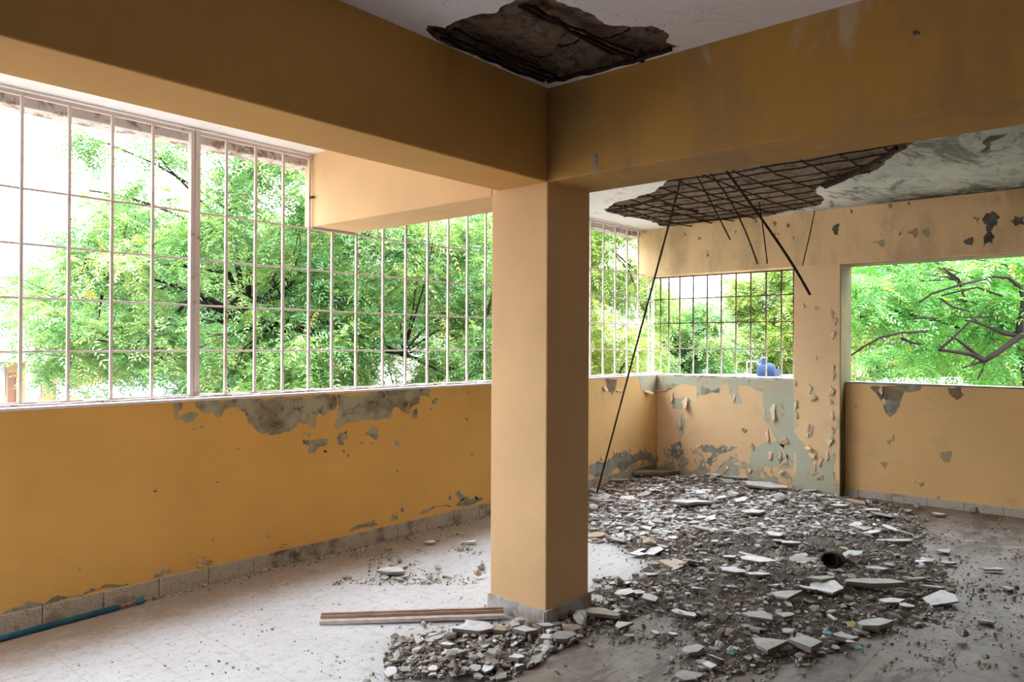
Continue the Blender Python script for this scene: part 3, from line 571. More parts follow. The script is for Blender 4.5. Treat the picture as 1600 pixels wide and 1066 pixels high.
# ------------------------------------------------------------------ rubble
def slab_mesh(seed, n=9, thick=1., jag=.3):
    r = random.Random(seed); ring = []
    for i in range(n):
        a = 2*PI*(i+r.uniform(-.42, .42))/n; q = .56*(1-jag*r.random()**1.3); ring.append((math.cos(a)*q, math.sin(a)*q))
    V = [(x, y, .5*thick) for x, y in ring]; V += [(x*r.uniform(.96, 1.08)+r.uniform(-.02, .02), y*r.uniform(.96, 1.08), r.uniform(-.15, .15)) for x, y in ring]; V += [(x*r.uniform(.84, 1.0), y*r.uniform(.84, 1.0), -.5*thick*r.uniform(.8, 1.1)) for x, y in ring]
    V += [(r.uniform(-.05, .05), r.uniform(-.05, .05), .5*thick+.06), (0, 0, -.5*thick)]
    Fs, mi = [], []
    for i in range(n):
        j = (i+1) % n
        for f, k in (((i, j, 3*n), 0), ((i, n+i, n+j, j), 1), ((n+i, 2*n+i, 2*n+j, n+j), 1), ((2*n+j, 2*n+i, 3*n+1), 1)): Fs.append(f); mi.append(k)
    return V, Fs, mi
def slab_obj_mesh(seed, top):
    V, Fs, mi = slab_mesh(seed, n=4+seed % 5, jag=.35+.07*(seed % 5)); mb = MB(); mb.add(V, Fs); mb.mi = mi; me = mb.mesh('fragment'); me.materials.append(M[top]); me.materials.append(M['frag_core']); return me
def rock_mesh(seed, mat):
    bm = bmesh.new(); bmesh.ops.create_icosphere(bm, subdivisions=3, radius=.5); o = Vector((seed*3.1, 0, 0)); r = random.Random(seed); S = [(Vector((r.uniform(-1, 1), r.uniform(-1, 1), r.uniform(-1, 1))).normalized(), r.uniform(.2, .4)) for k in range(12)]
    for v in bm.verts:
        for nrm, d in S:
            e = v.co.dot(nrm)-d
            if e > 0: v.co -= nrm*e
        v.co *= 1+.14*mnoise.fractal(v.co*4+o, .8, 2, 4)
    me = bpy.data.meshes.new('chunk'); bm.to_mesh(me); bm.free(); me.materials.append(M[mat]); return me
SL = {k: [slab_obj_mesh(i+33*j, {'W': 'frag_white', 'G': 'frag_grey', 'T': 'frag_tan'}[k]) for i in range(14)] for j, k in enumerate('WGT')}
RK = {k: [rock_mesh(i+7*j, {'G': 'frag_grey', 'T': 'frag_tan', 'C': 'frag_core'}[k]) for i in range(4)] for j, k in enumerate('GTC')}
COLN = {'W': 'white', 'G': 'grey', 'T': 'tan', 'C': 'brown-grey'}
pieces = []                                       # (x, y, r) of pieces already put down
def drop(kind, x, y, size, k, asp=None, tilt=.12, th=None, rz=None, label=None, group=None, lift=0., name=None):
    me = rnd.choice(SL[k]) if kind == 'slab' else rnd.choice(RK[k])
    o = bpy.data.objects.new(name or ('plaster_fragment' if kind == 'slab' else 'concrete_chunk'), me); C.objects.link(o)
    asp = asp or rnd.uniform(.55, .95); h = heap(x, y)
    if kind == 'slab':
        th = th or rnd.uniform(.008, .018); tx, ty = rnd.gauss(0, tilt), rnd.gauss(0, tilt); o.scale = (size, size*asp, th)
        rise = .5*size*max(abs(tx), abs(ty))*.55
        o.location = (x, y, h+th*.5+rise+lift); o.rotation_euler = (tx, ty, rz if rz is not None else rnd.uniform(0, 6.28))
    else:
        o.scale = (size, size*asp, size*rnd.uniform(.5, .75)); o.location = (x, y, h+size*.24+lift); o.rotation_euler = (0, 0, rnd.uniform(0, 6.28))
    pieces.append((x, y, size*.5, o.location.z))
    tag(o, label, 'plaster fragment' if kind == 'slab' else 'concrete chunk', group)
    return o
# pieces one can find in the photograph: (kind, u, v, width px, colour, aspect, thickness, label)
def W_(u, v): p = at(u, v, 2, .02); return p.x, p.y, F_PX/dp(p)
NAMED = [
 ('slab', 614, 893, 48, 'W', .9, .022, 'thick white plaster fragment lying alone on the clean floor between wall and column'),
 ('rock', 685, 889, 16, 'G', .9, 0, 'small blocky grey chunk alone on the pale floor, right of the lone white fragment'),
 ('slab', 672, 847, 20, 'W', .8, .01, 'thin white chip on pale floor close to the left skirting'),
 ('slab', 735, 847, 26, 'W', .5, .01, 'thin white sliver on pale floor just left of the column'),
 ('rock', 747, 900, 20, 'T', .8, 0, 'tan crumb of plaster on pale floor beside the left face of the column'),
 ('slab', 742, 989, 66, 'W', .6, .03, 'large thick white slab under the right end of the wooden battens'),
 ('slab', 777, 990, 34, 'T', .6, .02, 'tan plaster fragment beside the large white slab at the battens'),
 ('slab', 855, 1000, 34, 'W', .7, .02, 'white block-edged fragment in front of the column plinth'),
 ('slab', 818, 994, 42, 'W', .6, .022, 'white fragment between the wooden battens and the column plinth'),
 ('slab', 855, 980, 30, 'W', .5, .012, 'white shard lying against the foot of the column'),
 ('rock', 905, 975, 44, 'G', .8, 0, 'large grey chunk just right of the column foot'),
 ('slab', 940, 962, 70, 'T', .5, .02, 'long dusty tan slab at the right side of the column foot'),
 ('slab', 880, 1000, 36, 'G', .8, .03, 'grey slab leaning near the right corner of the column'),
 ('slab', 974, 978, 36, 'W', .9, .016, 'square white fragment alone on brown dust right of the column'),
 ('rock', 1015, 856, 26, 'T', .9, 0, 'yellow-tan lump of masonry standing up on the pale floor beyond the column'),
 ('slab', 995, 866, 30, 'W', .7, .012, 'white sheet beside the yellow-tan lump'),
 ('slab', 1078, 795, 58, 'W', .7, .03, 'big pale tilted slab near the back of the rubble'),
 ('slab', 1012, 744, 90, 'G', .35, .05, 'long grey slab at the foot of the far left corner wall'),
 ('slab', 958, 754, 60, 'G', .5, .03, 'dusty slab by the base of the very long rod'),
 ('slab', 1155, 753, 50, 'W', .5, .02, 'white slab against the base of the peeling far wall'),
 ('slab', 1195, 768, 66, 'W', .5, .03, 'long white slab in front of the peeling far wall'),
 ('slab', 1115, 750, 40, 'W', .5, .02, 'white slab by the far wall, left of the others there'),
 ('slab', 1266, 771, 24, 'W', .9, .02, 'round-edged white fragment at the foot of the far pillar'),
 ('rock', 1222, 793, 32, 'G', .8, 0, 'rounded grey chunk before the far pillar, behind the bright sheets'),
 ('slab', 1176, 811, 40, 'W', .6, .02, 'bright white sheet in the upper middle of the rubble'),
 ('slab', 1310, 798, 36, 'W', .6, .018, 'white fragment on the rubble in front of the right parapet corner'),
 ('slab', 1362, 803, 40, 'W', .4, .02, 'narrow white slab at the right edge of the heap near the skirting'),
 ('slab', 1400, 850, 66, 'G', .4, .025, 'long pale-edged slab tilted at the right of the heap'),
 ('slab', 1238, 857, 36, 'W', .4, .018, 'thin white sheet left of the rusty pipe end'),
 ('slab', 1145, 908, 40, 'W', .6, .016, 'blue-white sheet in the middle of the heap, left of the large curved one'),
 ('slab', 1182, 895, 54, 'W', .5, .016, 'large curved white sheet in the middle of the heap'),
 ('slab', 1184, 916, 36, 'W', .5, .016, 'white fragment just in front of the large curved sheet'),
 ('slab', 1140, 882, 34, 'W', .6, .014, 'small white sheet left behind the large curved sheet'),
 ('slab', 1228, 942, 62, 'G', .6, .02, 'large smooth grey-green slab at the front of the heap'),
 ('slab', 1284, 922, 44, 'G', .5, .018, 'flat grey slab below the rusty pipe end'),
 ('slab', 1370, 925, 84, 'G', .35, .03, 'very long grey slab across the right front of the heap'),
 ('slab', 1392, 944, 40, 'W', .6, .016, 'clean white fragment in front of the very long grey slab'),
 ('slab', 1418, 951, 26, 'W', .6, .014, 'small white fragment touching the clean white one'),
 ('slab', 1186, 976, 48, 'G', .9, .02, 'broad grey slab near the front of the heap'),
 ('slab', 1225, 970, 36, 'G', .5, .018, 'pale grey sheet beside the broad grey slab'),
 ('slab', 1372, 980, 56, 'G', .7, .03, 'square-cut brown-grey slab at the right front'),
 ('slab', 1322, 1000, 54, 'G', .7, .022, 'dark slab tilted forward under the coloured scraps'),
 ('slab', 1200, 1016, 66, 'G', .7, .025, 'wide grey slab at the bottom of the heap'),
 ('slab', 1260, 1014, 46, 'G', .9, .03, 'stubby slab at the bottom right of the heap'),
 ('slab', 1082, 1018, 34, 'G', .9, .02, 'smooth grey slab standing out at the bottom left of the heap'),
 ('slab', 1368, 894, 34, 'G', .8, .016, 'square blue-grey fragment right of the rusty pipe end'),
 ('slab', 1485, 880, 28, 'G', .6, .014, 'blue-grey tile shard on the dusty floor, right of the heap'),
 ('slab', 1554, 890, 30, 'G', .5, .012, 'pale green shard furthest right on the dusty floor'),
 ('slab', 1476, 861, 34, 'G', .6, .010, 'pale flat shard on a floor tile, right of the long tilted slab'),
 ('slab', 1468, 804, 22, 'W', .7, .015, 'white chip near the speckled skirting'),
 ('rock', 1525, 804, 26, 'C', .6, 0, 'dark chunk against the speckled skirting'),
 ('rock', 1436, 794, 16, 'C', .7, 0, 'small dark chunk at the skirting, right of the far pillar'),
 ('rock', 1446, 931, 18, 'T', .7, 0, 'orange-tan pebble beside the very long grey slab'),
 ('rock', 1505, 995, 34, 'C', .5, 0, 'flat dark chunk on the dusty floor at lower right'),
 ('rock', 1540, 1027, 16, 'C', .7, 0, 'small dark crumb at the lower right floor'),
 ('rock', 1586, 1043, 12, 'T', .8, 0, 'pale pebble in the lower right corner'),
 ('slab', 1110, 1043, 26, 'W', .7, .014, 'bright chip among the coarse crumbs at the bottom'),
 ('slab', 970, 912, 40, 'W', .5, .014, 'thin pale sheet propped on rubble right of the column'),
 ('rock', 968, 912, 26, 'C', .7, 0, 'brown chunk under the thin pale sheet right of the column'),
 ('slab', 995, 930, 32, 'W', .6, .012, 'white sheet on the dust edge right of the column'),
 ('slab', 1015, 902, 26, 'C' if 0 else 'G', .5, .02, 'dark flat fragment on the light floor beyond the column'),
 ('slab', 1050, 991, 20, 'W', .5, .012, 'thin white chip alone on the brown dust'),
 ('rock', 610, 1013, 14, 'G', .8, 0, 'grey crumb on pale floor left of the front rubble strip'),
 ('slab', 713, 1030, 36, 'G', .7, .03, 'light grey slab in the middle of the front rubble strip'),
 ('slab', 700, 1010, 24, 'W', .7, .02, 'white chip at the back of the front rubble strip'),
 ('slab', 808, 1032, 26, 'W', .8, .02, 'larger white piece at the right end of the front rubble strip'),
 ('slab', 811, 1044, 20, 'W', .8, .02, 'lower of two white pieces at the end of the front rubble strip'),
 ('rock', 770, 1028, 30, 'G', .8, 0, 'rough grey chunk in the front rubble strip'),
 ('slab', 895, 985, 30, 'T', .8, .02, 'pale tan piece resting on the column-side chunk'),
]
HERO_ROT = {614: .6, 742: .1}
for kd, u, v, wpx, k, asp, th, lab in NAMED:
    x, y, sc = W_(u, v); size = wpx/sc
    drop('slab' if kd == 'slab' else 'rock', x, y, size*(1.1 if kd == 'slab' else 1.0), k, asp, .05 if kd == 'slab' else 0, th or None, rz=math.radians(-48)+rnd.uniform(-.25, .25), label=lab, group='broken plaster fragments' if kd == 'slab' else 'concrete chunks', lift=.012)
def region(x, y):
    if inside((x, y), RUB2) or (y < 3.4 and x < 2.9): return 'in the front rubble strip by the column'
    if x < CX+.2 and y > CY: return 'scattered on the pale floor by the left wall'
    d = sdist((x, y), RUB)
    if d < -.04: return 'strewn on the open floor around the rubble heap'
    p = Vector((x, y, 0)); q = dp(p)
    return 'at the front of the rubble heap' if q < 4.2 else ('in the middle of the rubble heap' if q < 5.6 else 'at the back of the rubble heap near the far walls')
SZ = lambda s_: 'small ' if s_ < .07 else ('' if s_ < .12 else 'large ')
bx = [min(p[0] for p in RUB), max(p[0] for p in RUB), min(p[1] for p in RUB), max(p[1] for p in RUB)]
def sample(kind):
    while True:
        if kind == 0:
            x, y = rnd.uniform(bx[0], bx[1]), rnd.uniform(bx[2], bx[3])
            if inside((x, y), RUB): return x, y
        elif kind == 1:
            u, v = rnd.uniform(600, 980), rnd.uniform(940, 1064); p = at(u, v, 2, 0)
            if inside((p.x, p.y), RUB2): return p.x, p.y
        elif kind == 13:
            x, y = rnd.uniform(1.5, 7.8), rnd.uniform(.2, 3.2); d = sdist((x, y), RUB)
            if d > -.9 and inside((x, y), DUST) and mnoise.noise(Vector((x*1.8, y*2.6, 4)))+.6*mnoise.noise(Vector((x*6, y*6, 4)))-.4*max(0, -d) > rnd.uniform(-.25, .4): return x, y
        elif kind == 12:
            u, v = rnd.uniform(920, 1330), rnd.uniform(742, 850); p = at(u, v, 2, 0)
            if p.x < XF-.05 and p.y < YW-.05 and inside((p.x, p.y), RUB): return p.x, p.y
        elif kind == 2:
            u, v = rnd.choice([(rnd.gauss(740, 90), rnd.gauss(1010, 28)), (rnd.uniform(925, 1100), rnd.uniform(845, 960)), (rnd.uniform(1380, 1600), rnd.uniform(800, 1050)), (rnd.uniform(900, 1150), rnd.uniform(950, 1100)), (rnd.uniform(520, 758), rnd.uniform(835, 915))]); p = at(u, v, 2, 0)
            if not (CX-.05 < p.x < CX+WX+.05 and CY-.05 < p.y < CY+WY+.05) and p.y < YW-.06 and p.x < XR-.05 and mnoise.noise(Vector((p.x*2.3, p.y*2.3, 8)))+.5*mnoise.noise(Vector((p.x*7, p.y*7, 8))) > rnd.uniform(-.1, .45): return p.x, p.y
        elif kind == 3:
            u, v = rnd.uniform(920, 1130), rnd.uniform(775, 850); p = at(u, v, 2, 0)
            if p.x < XF-.05 and p.y < YW-.05: return p.x, p.y
def free(x, y, r, f=.52): return all((x-a)**2+(y-b)**2 > ((r+c)*f)**2 for a, b, c, d in pieces)
n_s = 300-sum(1 for q in NAMED if q[0] == 'slab'); n_r = 110; cs = 0; tries = 0
while cs < n_s and tries < 20000:
    tries += 1; q = rnd.random(); kk = 0 if q < .60 else (1 if q < .78 else (3 if q < .95 else 2)); x, y = sample(kk)
    s_ = min(.26, max(.03, rnd.lognormvariate(math.log(.105 if kk != 1 else .047), .45))); s_ = s_*(.75 if kk == 2 else 1)
    if y > YW-.5*s_-.04 or (x > XF-.5*s_-.04) or (CX-.5*s_-.04 < x < CX+WX+.5*s_+.04 and CY-.5*s_-.04 < y < CY+WY+.5*s_+.04): continue
    if not free(x, y, s_*.5): continue
    k = rnd.choice('WWWWWGGGGGT' if x > 4.4 or kk == 1 else 'WWGGGGGGT'); rg = region(x, y)
    drop('slab', x, y, s_, k, tilt=.13, label=SZ(s_)+COLN[k]+' flat plaster fragment '+rg, group='%s%s plaster fragments %s' % (SZ(s_), COLN[k], rg), lift=.004); cs += 1
for i in range(n_r):
    q = rnd.random(); kk = 0 if q < .66 else (1 if q < .74 else 2); x, y = sample(kk); s_ = rnd.uniform(.025, .075)
    if y > YW-.1 or x > XF-.1 or not free(x, y, s_*.5, .5): continue
    k = rnd.choice('GGGCCCT'); rg = region(x, y)
    drop('rock', x, y, s_*1.1, k, label='rough '+COLN[k]+' concrete chunk '+rg, group='%s concrete chunks %s' % (COLN[k], rg))
# dust bed of the heap
def bed(poly, nm, step=.035, lab=''):
    big = [Vector(p) for p in poly]; o = surface([(min(p.x, XF-.01-.001*i % .007), min(p.y, YW-.016-.001*i % .007)) for i, p in enumerate(fractal(big, 3, .08))], step, lambda x, y: max(heap(x, y), 0)-.004+.012*mnoise.fractal(Vector((x*14, y*14, 0)), .9, 2, 4), nm, M['bed'], None)
    for p in o.data.polygons: p.use_smooth = True
    return tag(o, lab, 'rubble', kind='stuff')
bed(RUB, 'rubble_bed', lab='dusty bed of crushed plaster and grit below the large fragments of the heap'); bed(RUB2, 'rubble_bed', .025, 'grey grit bed of the small rubble strip before the column')
# uncountable crumbs and chips
def scatter(nm, count, kinds, smin, smax, slabf, lab, pal, seed):
    rng_ = np.random.default_rng(seed); protos = []
    for i in range(8):
        V, Fs, _ = slab_mesh(500+i, 5, 1., .4); T = []
        for f in Fs: T += [f] if len(f) == 3 else [(f[0], f[1], f[2]), (f[0], f[2], f[3])]
        protos.append((np.array(V), np.array(T)))
    rocks = []
    for i in range(6):
        bm = bmesh.new(); bmesh.ops.create_icosphere(bm, subdivisions=1, radius=.5)
        for v in bm.verts: v.co *= 1+rnd.uniform(-.3, .25)
        rocks.append((np.array([v.co[:] for v in bm.verts]), np.array([[v.index for v in f.verts] for f in bm.faces]))); bm.free()
    VV, FF, CC = [], [], []; base = 0
    for i in range(count):
        x, y = sample(rnd.choice(kinds))
        if y > YW-.03 or x > XR-.02 or (CX-.03 < x < CX+WX+.03 and CY-.03 < y < CY+WY+.03): continue
        s_ = smin*(smax/smin)**(rnd.random()**1.6); flat_ = rnd.random() < slabf; V, T = protos[rnd.randrange(8)] if flat_ else rocks[rnd.randrange(6)]
        th = s_*(rnd.uniform(.08, .2) if flat_ else rnd.uniform(.45, .8)); a = rnd.uniform(0, 6.28); tx = rnd.gauss(0, .2); ca, sa = math.cos(a), math.sin(a)
        P = V*np.array([s_, s_*rnd.uniform(.6, 1), th]); P = np.stack([P[:, 0]*ca-P[:, 1]*sa, P[:, 0]*sa+P[:, 1]*ca, P[:, 2]+P[:, 0]*tx], 1) + np.array([x, y, heap(x, y)+th*.5+s_*.04])
        VV.append(P); FF.append(T+base); base += len(P); c = pal[rnd.randrange(len(pal))]; g = rnd.uniform(.8, 1.15); CC.append(np.tile(np.array([c[0]*g, c[1]*g, c[2]*g, 1]), (len(P), 1)))
    V = np.concatenate(VV); T = np.concatenate(FF); me = fastmesh(nm, V, T, np.concatenate(CC)); o = obj(nm, me, M['grains']); return tag(o, lab, 'rubble', kind='stuff')
def fastmesh(nm, V, Fa, cols=None):
    me = bpy.data.meshes.new(nm); k = Fa.shape[1]; me.vertices.add(len(V)); me.vertices.foreach_set('co', V.astype(np.float32).ravel())
    me.loops.add(Fa.size); me.loops.foreach_set('vertex_index', Fa.astype(np.int32).ravel()); me.polygons.add(len(Fa)); me.polygons.foreach_set('loop_start', np.arange(0, Fa.size, k, dtype=np.int32)); me.polygons.foreach_set('loop_total', np.full(len(Fa), k, dtype=np.int32))
    me.update(calc_edges=True); me.shade_flat()
    if cols is not None: a = me.color_attributes.new('tone', 'FLOAT_COLOR', 'POINT'); a.data.foreach_set('color', cols.astype(np.float32).ravel())
    return me
G1 = [(.60, .61, .64), (.45, .45, .43), (.36, .33, .30), (.28, .24, .2), (.70, .71, .75), (.42, .34, .28), (.66, .67, .70), (.52, .52, .52)]
G2 = [(.30, .25, .21), (.22, .18, .15), (.38, .33, .30), (.46, .42, .39), (.16, .13, .11), (.55, .52, .50)]
scatter('plaster_debris', 4200, [3, 3, 3, 12, 12, 12, 12], .018, .08, .95, 'countless thin pale plaster chips filling the back of the rubble heap', G1, 1)
G3 = [(.46, .46, .46), (.36, .35, .32), (.27, .24, .21), (.22, .185, .155), (.33, .28, .24), (.60, .60, .62), (.40, .37, .33), (.18, .15, .13)]
scatter('plaster_debris', 5200, [0, 0, 0, 0, 0, 0, 1], .016, .075, .8, 'dusty grey and brown chips filling the front of the heap and the small strip', G3, 7)
scatter('grit_debris', 17000, [0, 0, 0, 0, 1, 2], .006, .028, .2, 'grit and crumbs spread over heap and floor', G2, 2)
def near_left():
    while True:
        u, v = rnd.uniform(100, 1590), rnd.uniform(800, 1062); p = at(u, v, 2, 0)
        if p.y < YW-.03 and p.x < XR-.02: return p.x, p.y
_s = sample
def sample(k): return near_left() if k == 9 else _s(k)
scatter('stray_debris', 5500, [13], .004, .026, .3, 'dirt crumbs strewn on the dusty floor beside and in front of the heap', G2, 6)
scatter('fine_debris', 1100, [9], .004, .016, .4, 'sparse specks of grit across the whole floor', G2, 3)
def along_skirt():
    x = rnd.uniform(1.9, 5.5); return x, YW-.02-abs(rnd.gauss(0, .05))
_s2 = sample
def sample(k): return along_skirt() if k == 10 else _s2(k)
scatter('skirting_debris', 500, [10], .006, .03, .5, 'line of crumbs gathered along the foot of the left wall', [(.3, .2, .13), (.2, .13, .08), (.42, .36, .3)], 4)
def redzone():
    while True:
        u, v = rnd.gauss(985, 45), rnd.gauss(780, 14); p = at(u, v, 2, 0)
        if u > 915 and p.y < YW-.05 and p.x < XF-.05: return p.x, p.y
_s3 = sample
def sample(k): return redzone() if k == 11 else _s3(k)
scatter('dry_leaves', 700, [11], .012, .05, 1., 'scatter of reddish dry leaves and rust flakes at the base of the very long rod', [(.30, .10, .06), (.22, .08, .05), (.35, .16, .1)], 5)

# ------------------------------------------------------------------ battens, pipe, rusty pipe end, scraps
def beam_between(p0, p1, wd, z0, z1, mat, parent=None, nm='batten', bev=.003):
    p0, p1 = Vector(p0), Vector(p1); d = (p1-p0); d.z = 0; L = d.length; d.normalize(); n = Vector((-d.y, d.x, 0))
    V = []; N = 12
    for i in range(N+1):
        t = i/N; c = p0.lerp(p1, t); j = .0015*mnoise.noise(Vector((t*8, z0*90, 1)))
        for a, z in ((-wd/2, z0), (wd/2, z0), (wd/2, z1), (-wd/2, z1)): V.append((c.x+n.x*(a+j), c.y+n.y*(a+j), c.z+z+j))
    Fs = [(i*4+k, i*4+(k+1) % 4, (i+1)*4+(k+1) % 4, (i+1)*4+k) for i in range(N) for k in range(4)]+[(3, 2, 1, 0), tuple(N*4+k for k in range(4))]
    return bevel(MB().add(V, Fs).build(nm, mat, parent), bev, 1)
a, b = at(500, 975, 2, 0), at(787, 969, 2, 0)
a.z, b.z = .0, .012
t1 = beam_between(a, b, .045, 0, .022, M['wood_pale'], nm='wooden_batten'); tag(t1, 'front wooden batten on the floor, pale-faced with a thin lower edge', 'wooden batten', 'two battens by the column')
n_ = (b-a).normalized(); n_ = Vector((-n_.y, n_.x, 0)); n_ = n_ if n_.dot(fwd) > 0 else -n_
t2 = beam_between(a+n_*.035+Vector((0, 0, .0)), b+n_*.035, .05, .0, .040, M['wood'], nm='wooden_batten'); tag(t2, 'taller brown grooved wooden batten lying behind the pale-faced one', 'wooden batten', 'two battens by the column')
beam_between(a+n_*.030+Vector((0, 0, .0405)), b+n_*.030+Vector((0, 0, .0405)), .016, 0, .007, M['wood'], t2, 'moulding_strip', .002)
pp = empty('plastic_pipe', at(185, 948, 2, 0), label='blue plastic pipe lying along the left skirting with a bare joint near its end', cat='pipe')
inv = Matrix.Translation(-pp.location)
P0, P1, P2, P3 = Vector((-2.9, 4.30, .018)), at(0, 998, 2, .018), at(184, 949, 2, .018), at(224, 938, 2, .018)
for (q0, q1, r, mt, nm) in ((P1+(P1-P2)*1.2, P2, .0145, 'blue', 'pipe_run'), (P2, P2.lerp(P3, .85), .0105, 'copper', 'bare_joint'), (P2.lerp(P3, .72), P3, .017, 'blue', 'end_cap')):
    o = MB().tube([q0, q0.lerp(q1, .5), q1], r, 14).build(nm, M[mt], pp, smooth=False); o.matrix_parent_inverse = inv
    for f in o.data.polygons: f.use_smooth = len(f.vertices) == 4
c = at(1301, 884, 2, .06); h0 = heap(c.x, c.y)
rp = empty('rusty_pipe_end', (c.x, c.y, h0+.055), label='dark open rusty pipe end sticking out of the rubble heap', cat='pipe')
mb = MB(); n = 20; V = []
for rr, xx in ((.058, -.05), (.058, .07), (.048, .07), (.048, -.05)): V += [(xx, rr*math.cos(2*PI*k/n), rr*math.sin(2*PI*k/n)*.85) for k in range(n)]
mb.add(V, [(j*n+k, j*n+(k+1) % n, ((j+1) % 4)*n+(k+1) % n, ((j+1) % 4)*n+k) for j in range(4) for k in range(n)])
o = mb.build('pipe_wall', M['rust'], rp, smooth=True); o.rotation_euler = (0, 0, 0)
rp.rotation_euler = (0, .12, -.05)
MB().tube([(.03, 0, 0), (.05, 0, 0)], .05, 16).build('dark_disc', M['rust'], rp)  # dark disc added so the pipe mouth looks unlit inside
o = obj('concrete_plug', RK['G'][1].copy(), None, rp); o.scale = (.2, .12, .11); o.location = (.16, -.04, 0)
def scrap(u, v, wpx, mt, lab):
    p = at(u, v, 2, .03); s_ = wpx/(F_PX/dp(p)); V = []
    for j in range(5):
        for i in range(5): V.append(((i/4-.5)*s_, (j/4-.5)*s_*.7, s_*.25*mnoise.noise(Vector((i*.8+u, j*.8, 2)))))
    mb = MB().add(V, [(j*5+i, j*5+i+1, j*5+i+6, j*5+i+5) for j in range(4) for i in range(4)])
    o = mb.build('paper_scrap', M[mt], smooth=True); o.location = (p.x, p.y, heap(p.x, p.y)+.045); o.rotation_euler = (.2, .1, rnd.uniform(0, 6)); sm = o.modifiers.new('t', 'SOLIDIFY'); sm.thickness = .001
    tag(o, lab, 'scrap', 'small coloured scraps in the rubble')
scrap(1294, 996, 15, 'paperblue', 'pale blue crumpled scrap left of the tilted dark slab'); scrap(1332, 1008, 18, 'paperpink', 'pinkish crumpled scrap at the front of the tilted dark slab'); scrap(1343, 1017, 12, 'paperteal', 'teal crumpled scrap beside the pinkish scrap')
scrap(1142, 1032, 12, 'paperteal', 'teal scrap at the bottom of the heap'); scrap(1150, 1027, 9, 'paperpink', 'tiny pale scrap above the lower teal scrap'); scrap(1330, 982, 18, 'paperyellow', 'yellowish crumpled scrap on the tilted dark slab')

# ------------------------------------------------------------------ outside: ground, houses, tank
gd = MB(); gd.box(-150, 190, -150, 220, -3.3, -3.0); g = gd.build('ground', M['ground']); tag(g, 'pale earth yard one storey below', 'ground', kind='structure')
MB().box(-2.1, 8.25, -1.7, 4.85, -3.0, -.28).build('lower_storey', M['wall'], fl)
def frame_at(u, v, depth, name, **k):
    """an Empty on the ground whose local x runs to the right of the view and y away from it"""
    p = deep(u, v, depth); o = empty(name, (p.x, p.y, -3.0), **k); o.rotation_euler = (0, 0, YAW-PI/2-.35); return o
def lb(root, nm, mat, *boxes):
    mb = MB()
    for bx_ in boxes: mb.box(*bx_)
    return mb.build(nm, M[mat], root)
h = frame_at(40, 600, 46, 'house', label='small yellow house with white porch posts, low at the left edge of the view', cat='house')
lb(h, 'wall', 'yellowhouse', (-6, 5.0, 0, 6, 0, 3.55)); lb(h, 'porch_beam', 'white', (-6, 5.2, -1.7, .1, 3.35, 4.05))
for x in (-3.6, -.75, 2.1, 4.6): lb(h, 'porch_post', 'white', (x, x+.55, -1.6, -1.2, 0, 3.4))
MB().add([(-6.6, -2.1, 4.05), (5.7, -2.1, 4.05), (5.7, 6.5, 4.05), (-6.6, 6.5, 4.05), (-3.8, 2.2, 5.4), (2.0, 2.2, 5.4)], [(0, 1, 5, 4), (1, 2, 5), (2, 3, 4, 5), (3, 0, 4), (0, 3, 2, 1)]).build('roof', M['roofgrey'], h)
for x in (-2.6, .45): w_ = lb(h, 'window', 'shutter', (x, x+.9, -.05, .05, 1.2, 2.9))
lb(h, 'door', 'door', (-1.5, -.85, -.05, .05, 0, 2.6)); lb(h, 'fence_rail', 'white', (-6, 5, -3.1, -3.0, .9, 1.0), (-6, 5, -3.1, -3.0, .4, .5))
h2 = frame_at(215, 610, 30, 'house', label='white garage with a pale blue roof seen under the tree branches', cat='house')
lb(h2, 'wall', 'white', (-3.2, 4.5, 0, 5, 0, 2.5)); MB().add([(-3.6, -.6, 2.5), (4.9, -.6, 2.5), (4.9, 5.4, 3.3), (-3.6, 5.4, 3.3), (-3.6, -.6, 2.35), (4.9, -.6, 2.35), (4.9, 5.4, 3.15), (-3.6, 5.4, 3.15)], [(0, 1, 2, 3), (4, 7, 6, 5), (0, 4, 5, 1), (1, 5, 6, 2), (2, 6, 7, 3), (3, 7, 4, 0)]).build('roof', M['roofblue'], h2)
h3 = frame_at(250, 580, 40, 'house', label='yellow house with a white fascia glimpsed through the tree near the grille post', cat='house')
lb(h3, 'wall', 'yellowhouse', (-4, 5, 0, 6, 0, 3.6)); lb(h3, 'roof', 'white', (-4.4, 5.4, -.6, 6.4, 3.6, 3.9)); 
for x in (-2.5, 1.5): lb(h3, 'window', 'shutter', (x, x+1, -.05, .05, 1.2, 2.6))
h4 = frame_at(1480, 590, 13.3, 'house', label='white-roofed house just above the plain right-hand parapet', cat='house')
h4.rotation_euler.z = YAW-PI/2-.1
lb(h4, 'wall', 'white', (-.75, .5, .1, 1.3, 0, 3.62)); MB().add([(-.95, -.2, 3.64), (.7, -.2, 3.64), (.7, 1.6, 3.64), (-.95, 1.6, 3.64), (-.8, .7, 3.90), (.55, .7, 3.94)], [(0, 1, 5, 4), (3, 4, 5, 2), (0, 4, 3), (1, 2, 5), (0, 3, 2, 1)]).build('roof', M['roofwhite'], h4)
h5 = frame_at(1200, 600, 22, 'house', label='low flat-roofed white house below the blue water tank', cat='house'); h5.rotation_euler.z = YAW-PI/2
lb(h5, 'wall', 'white', (-2.5, 2.2, -.8, 2.2, 0, 3.44)); lb(h5, 'roof', 'roofgrey', (-2.6, 2.3, -.9, 2.3, 3.44, 3.58))
zr = -3+3.58
tk = deep(1197, 590, 22); t = empty('water_tank', (tk.x, tk.y, zr), label='blue plastic water tank on the roof beyond the far grille', cat='water tank')
t.scale = (.58, .58, .55)
prof = [(.0, .02), (.44, .02), (.46, .35), (.45, .55), (.38, .68), (.22, .76), (.20, .78)]; n = 20
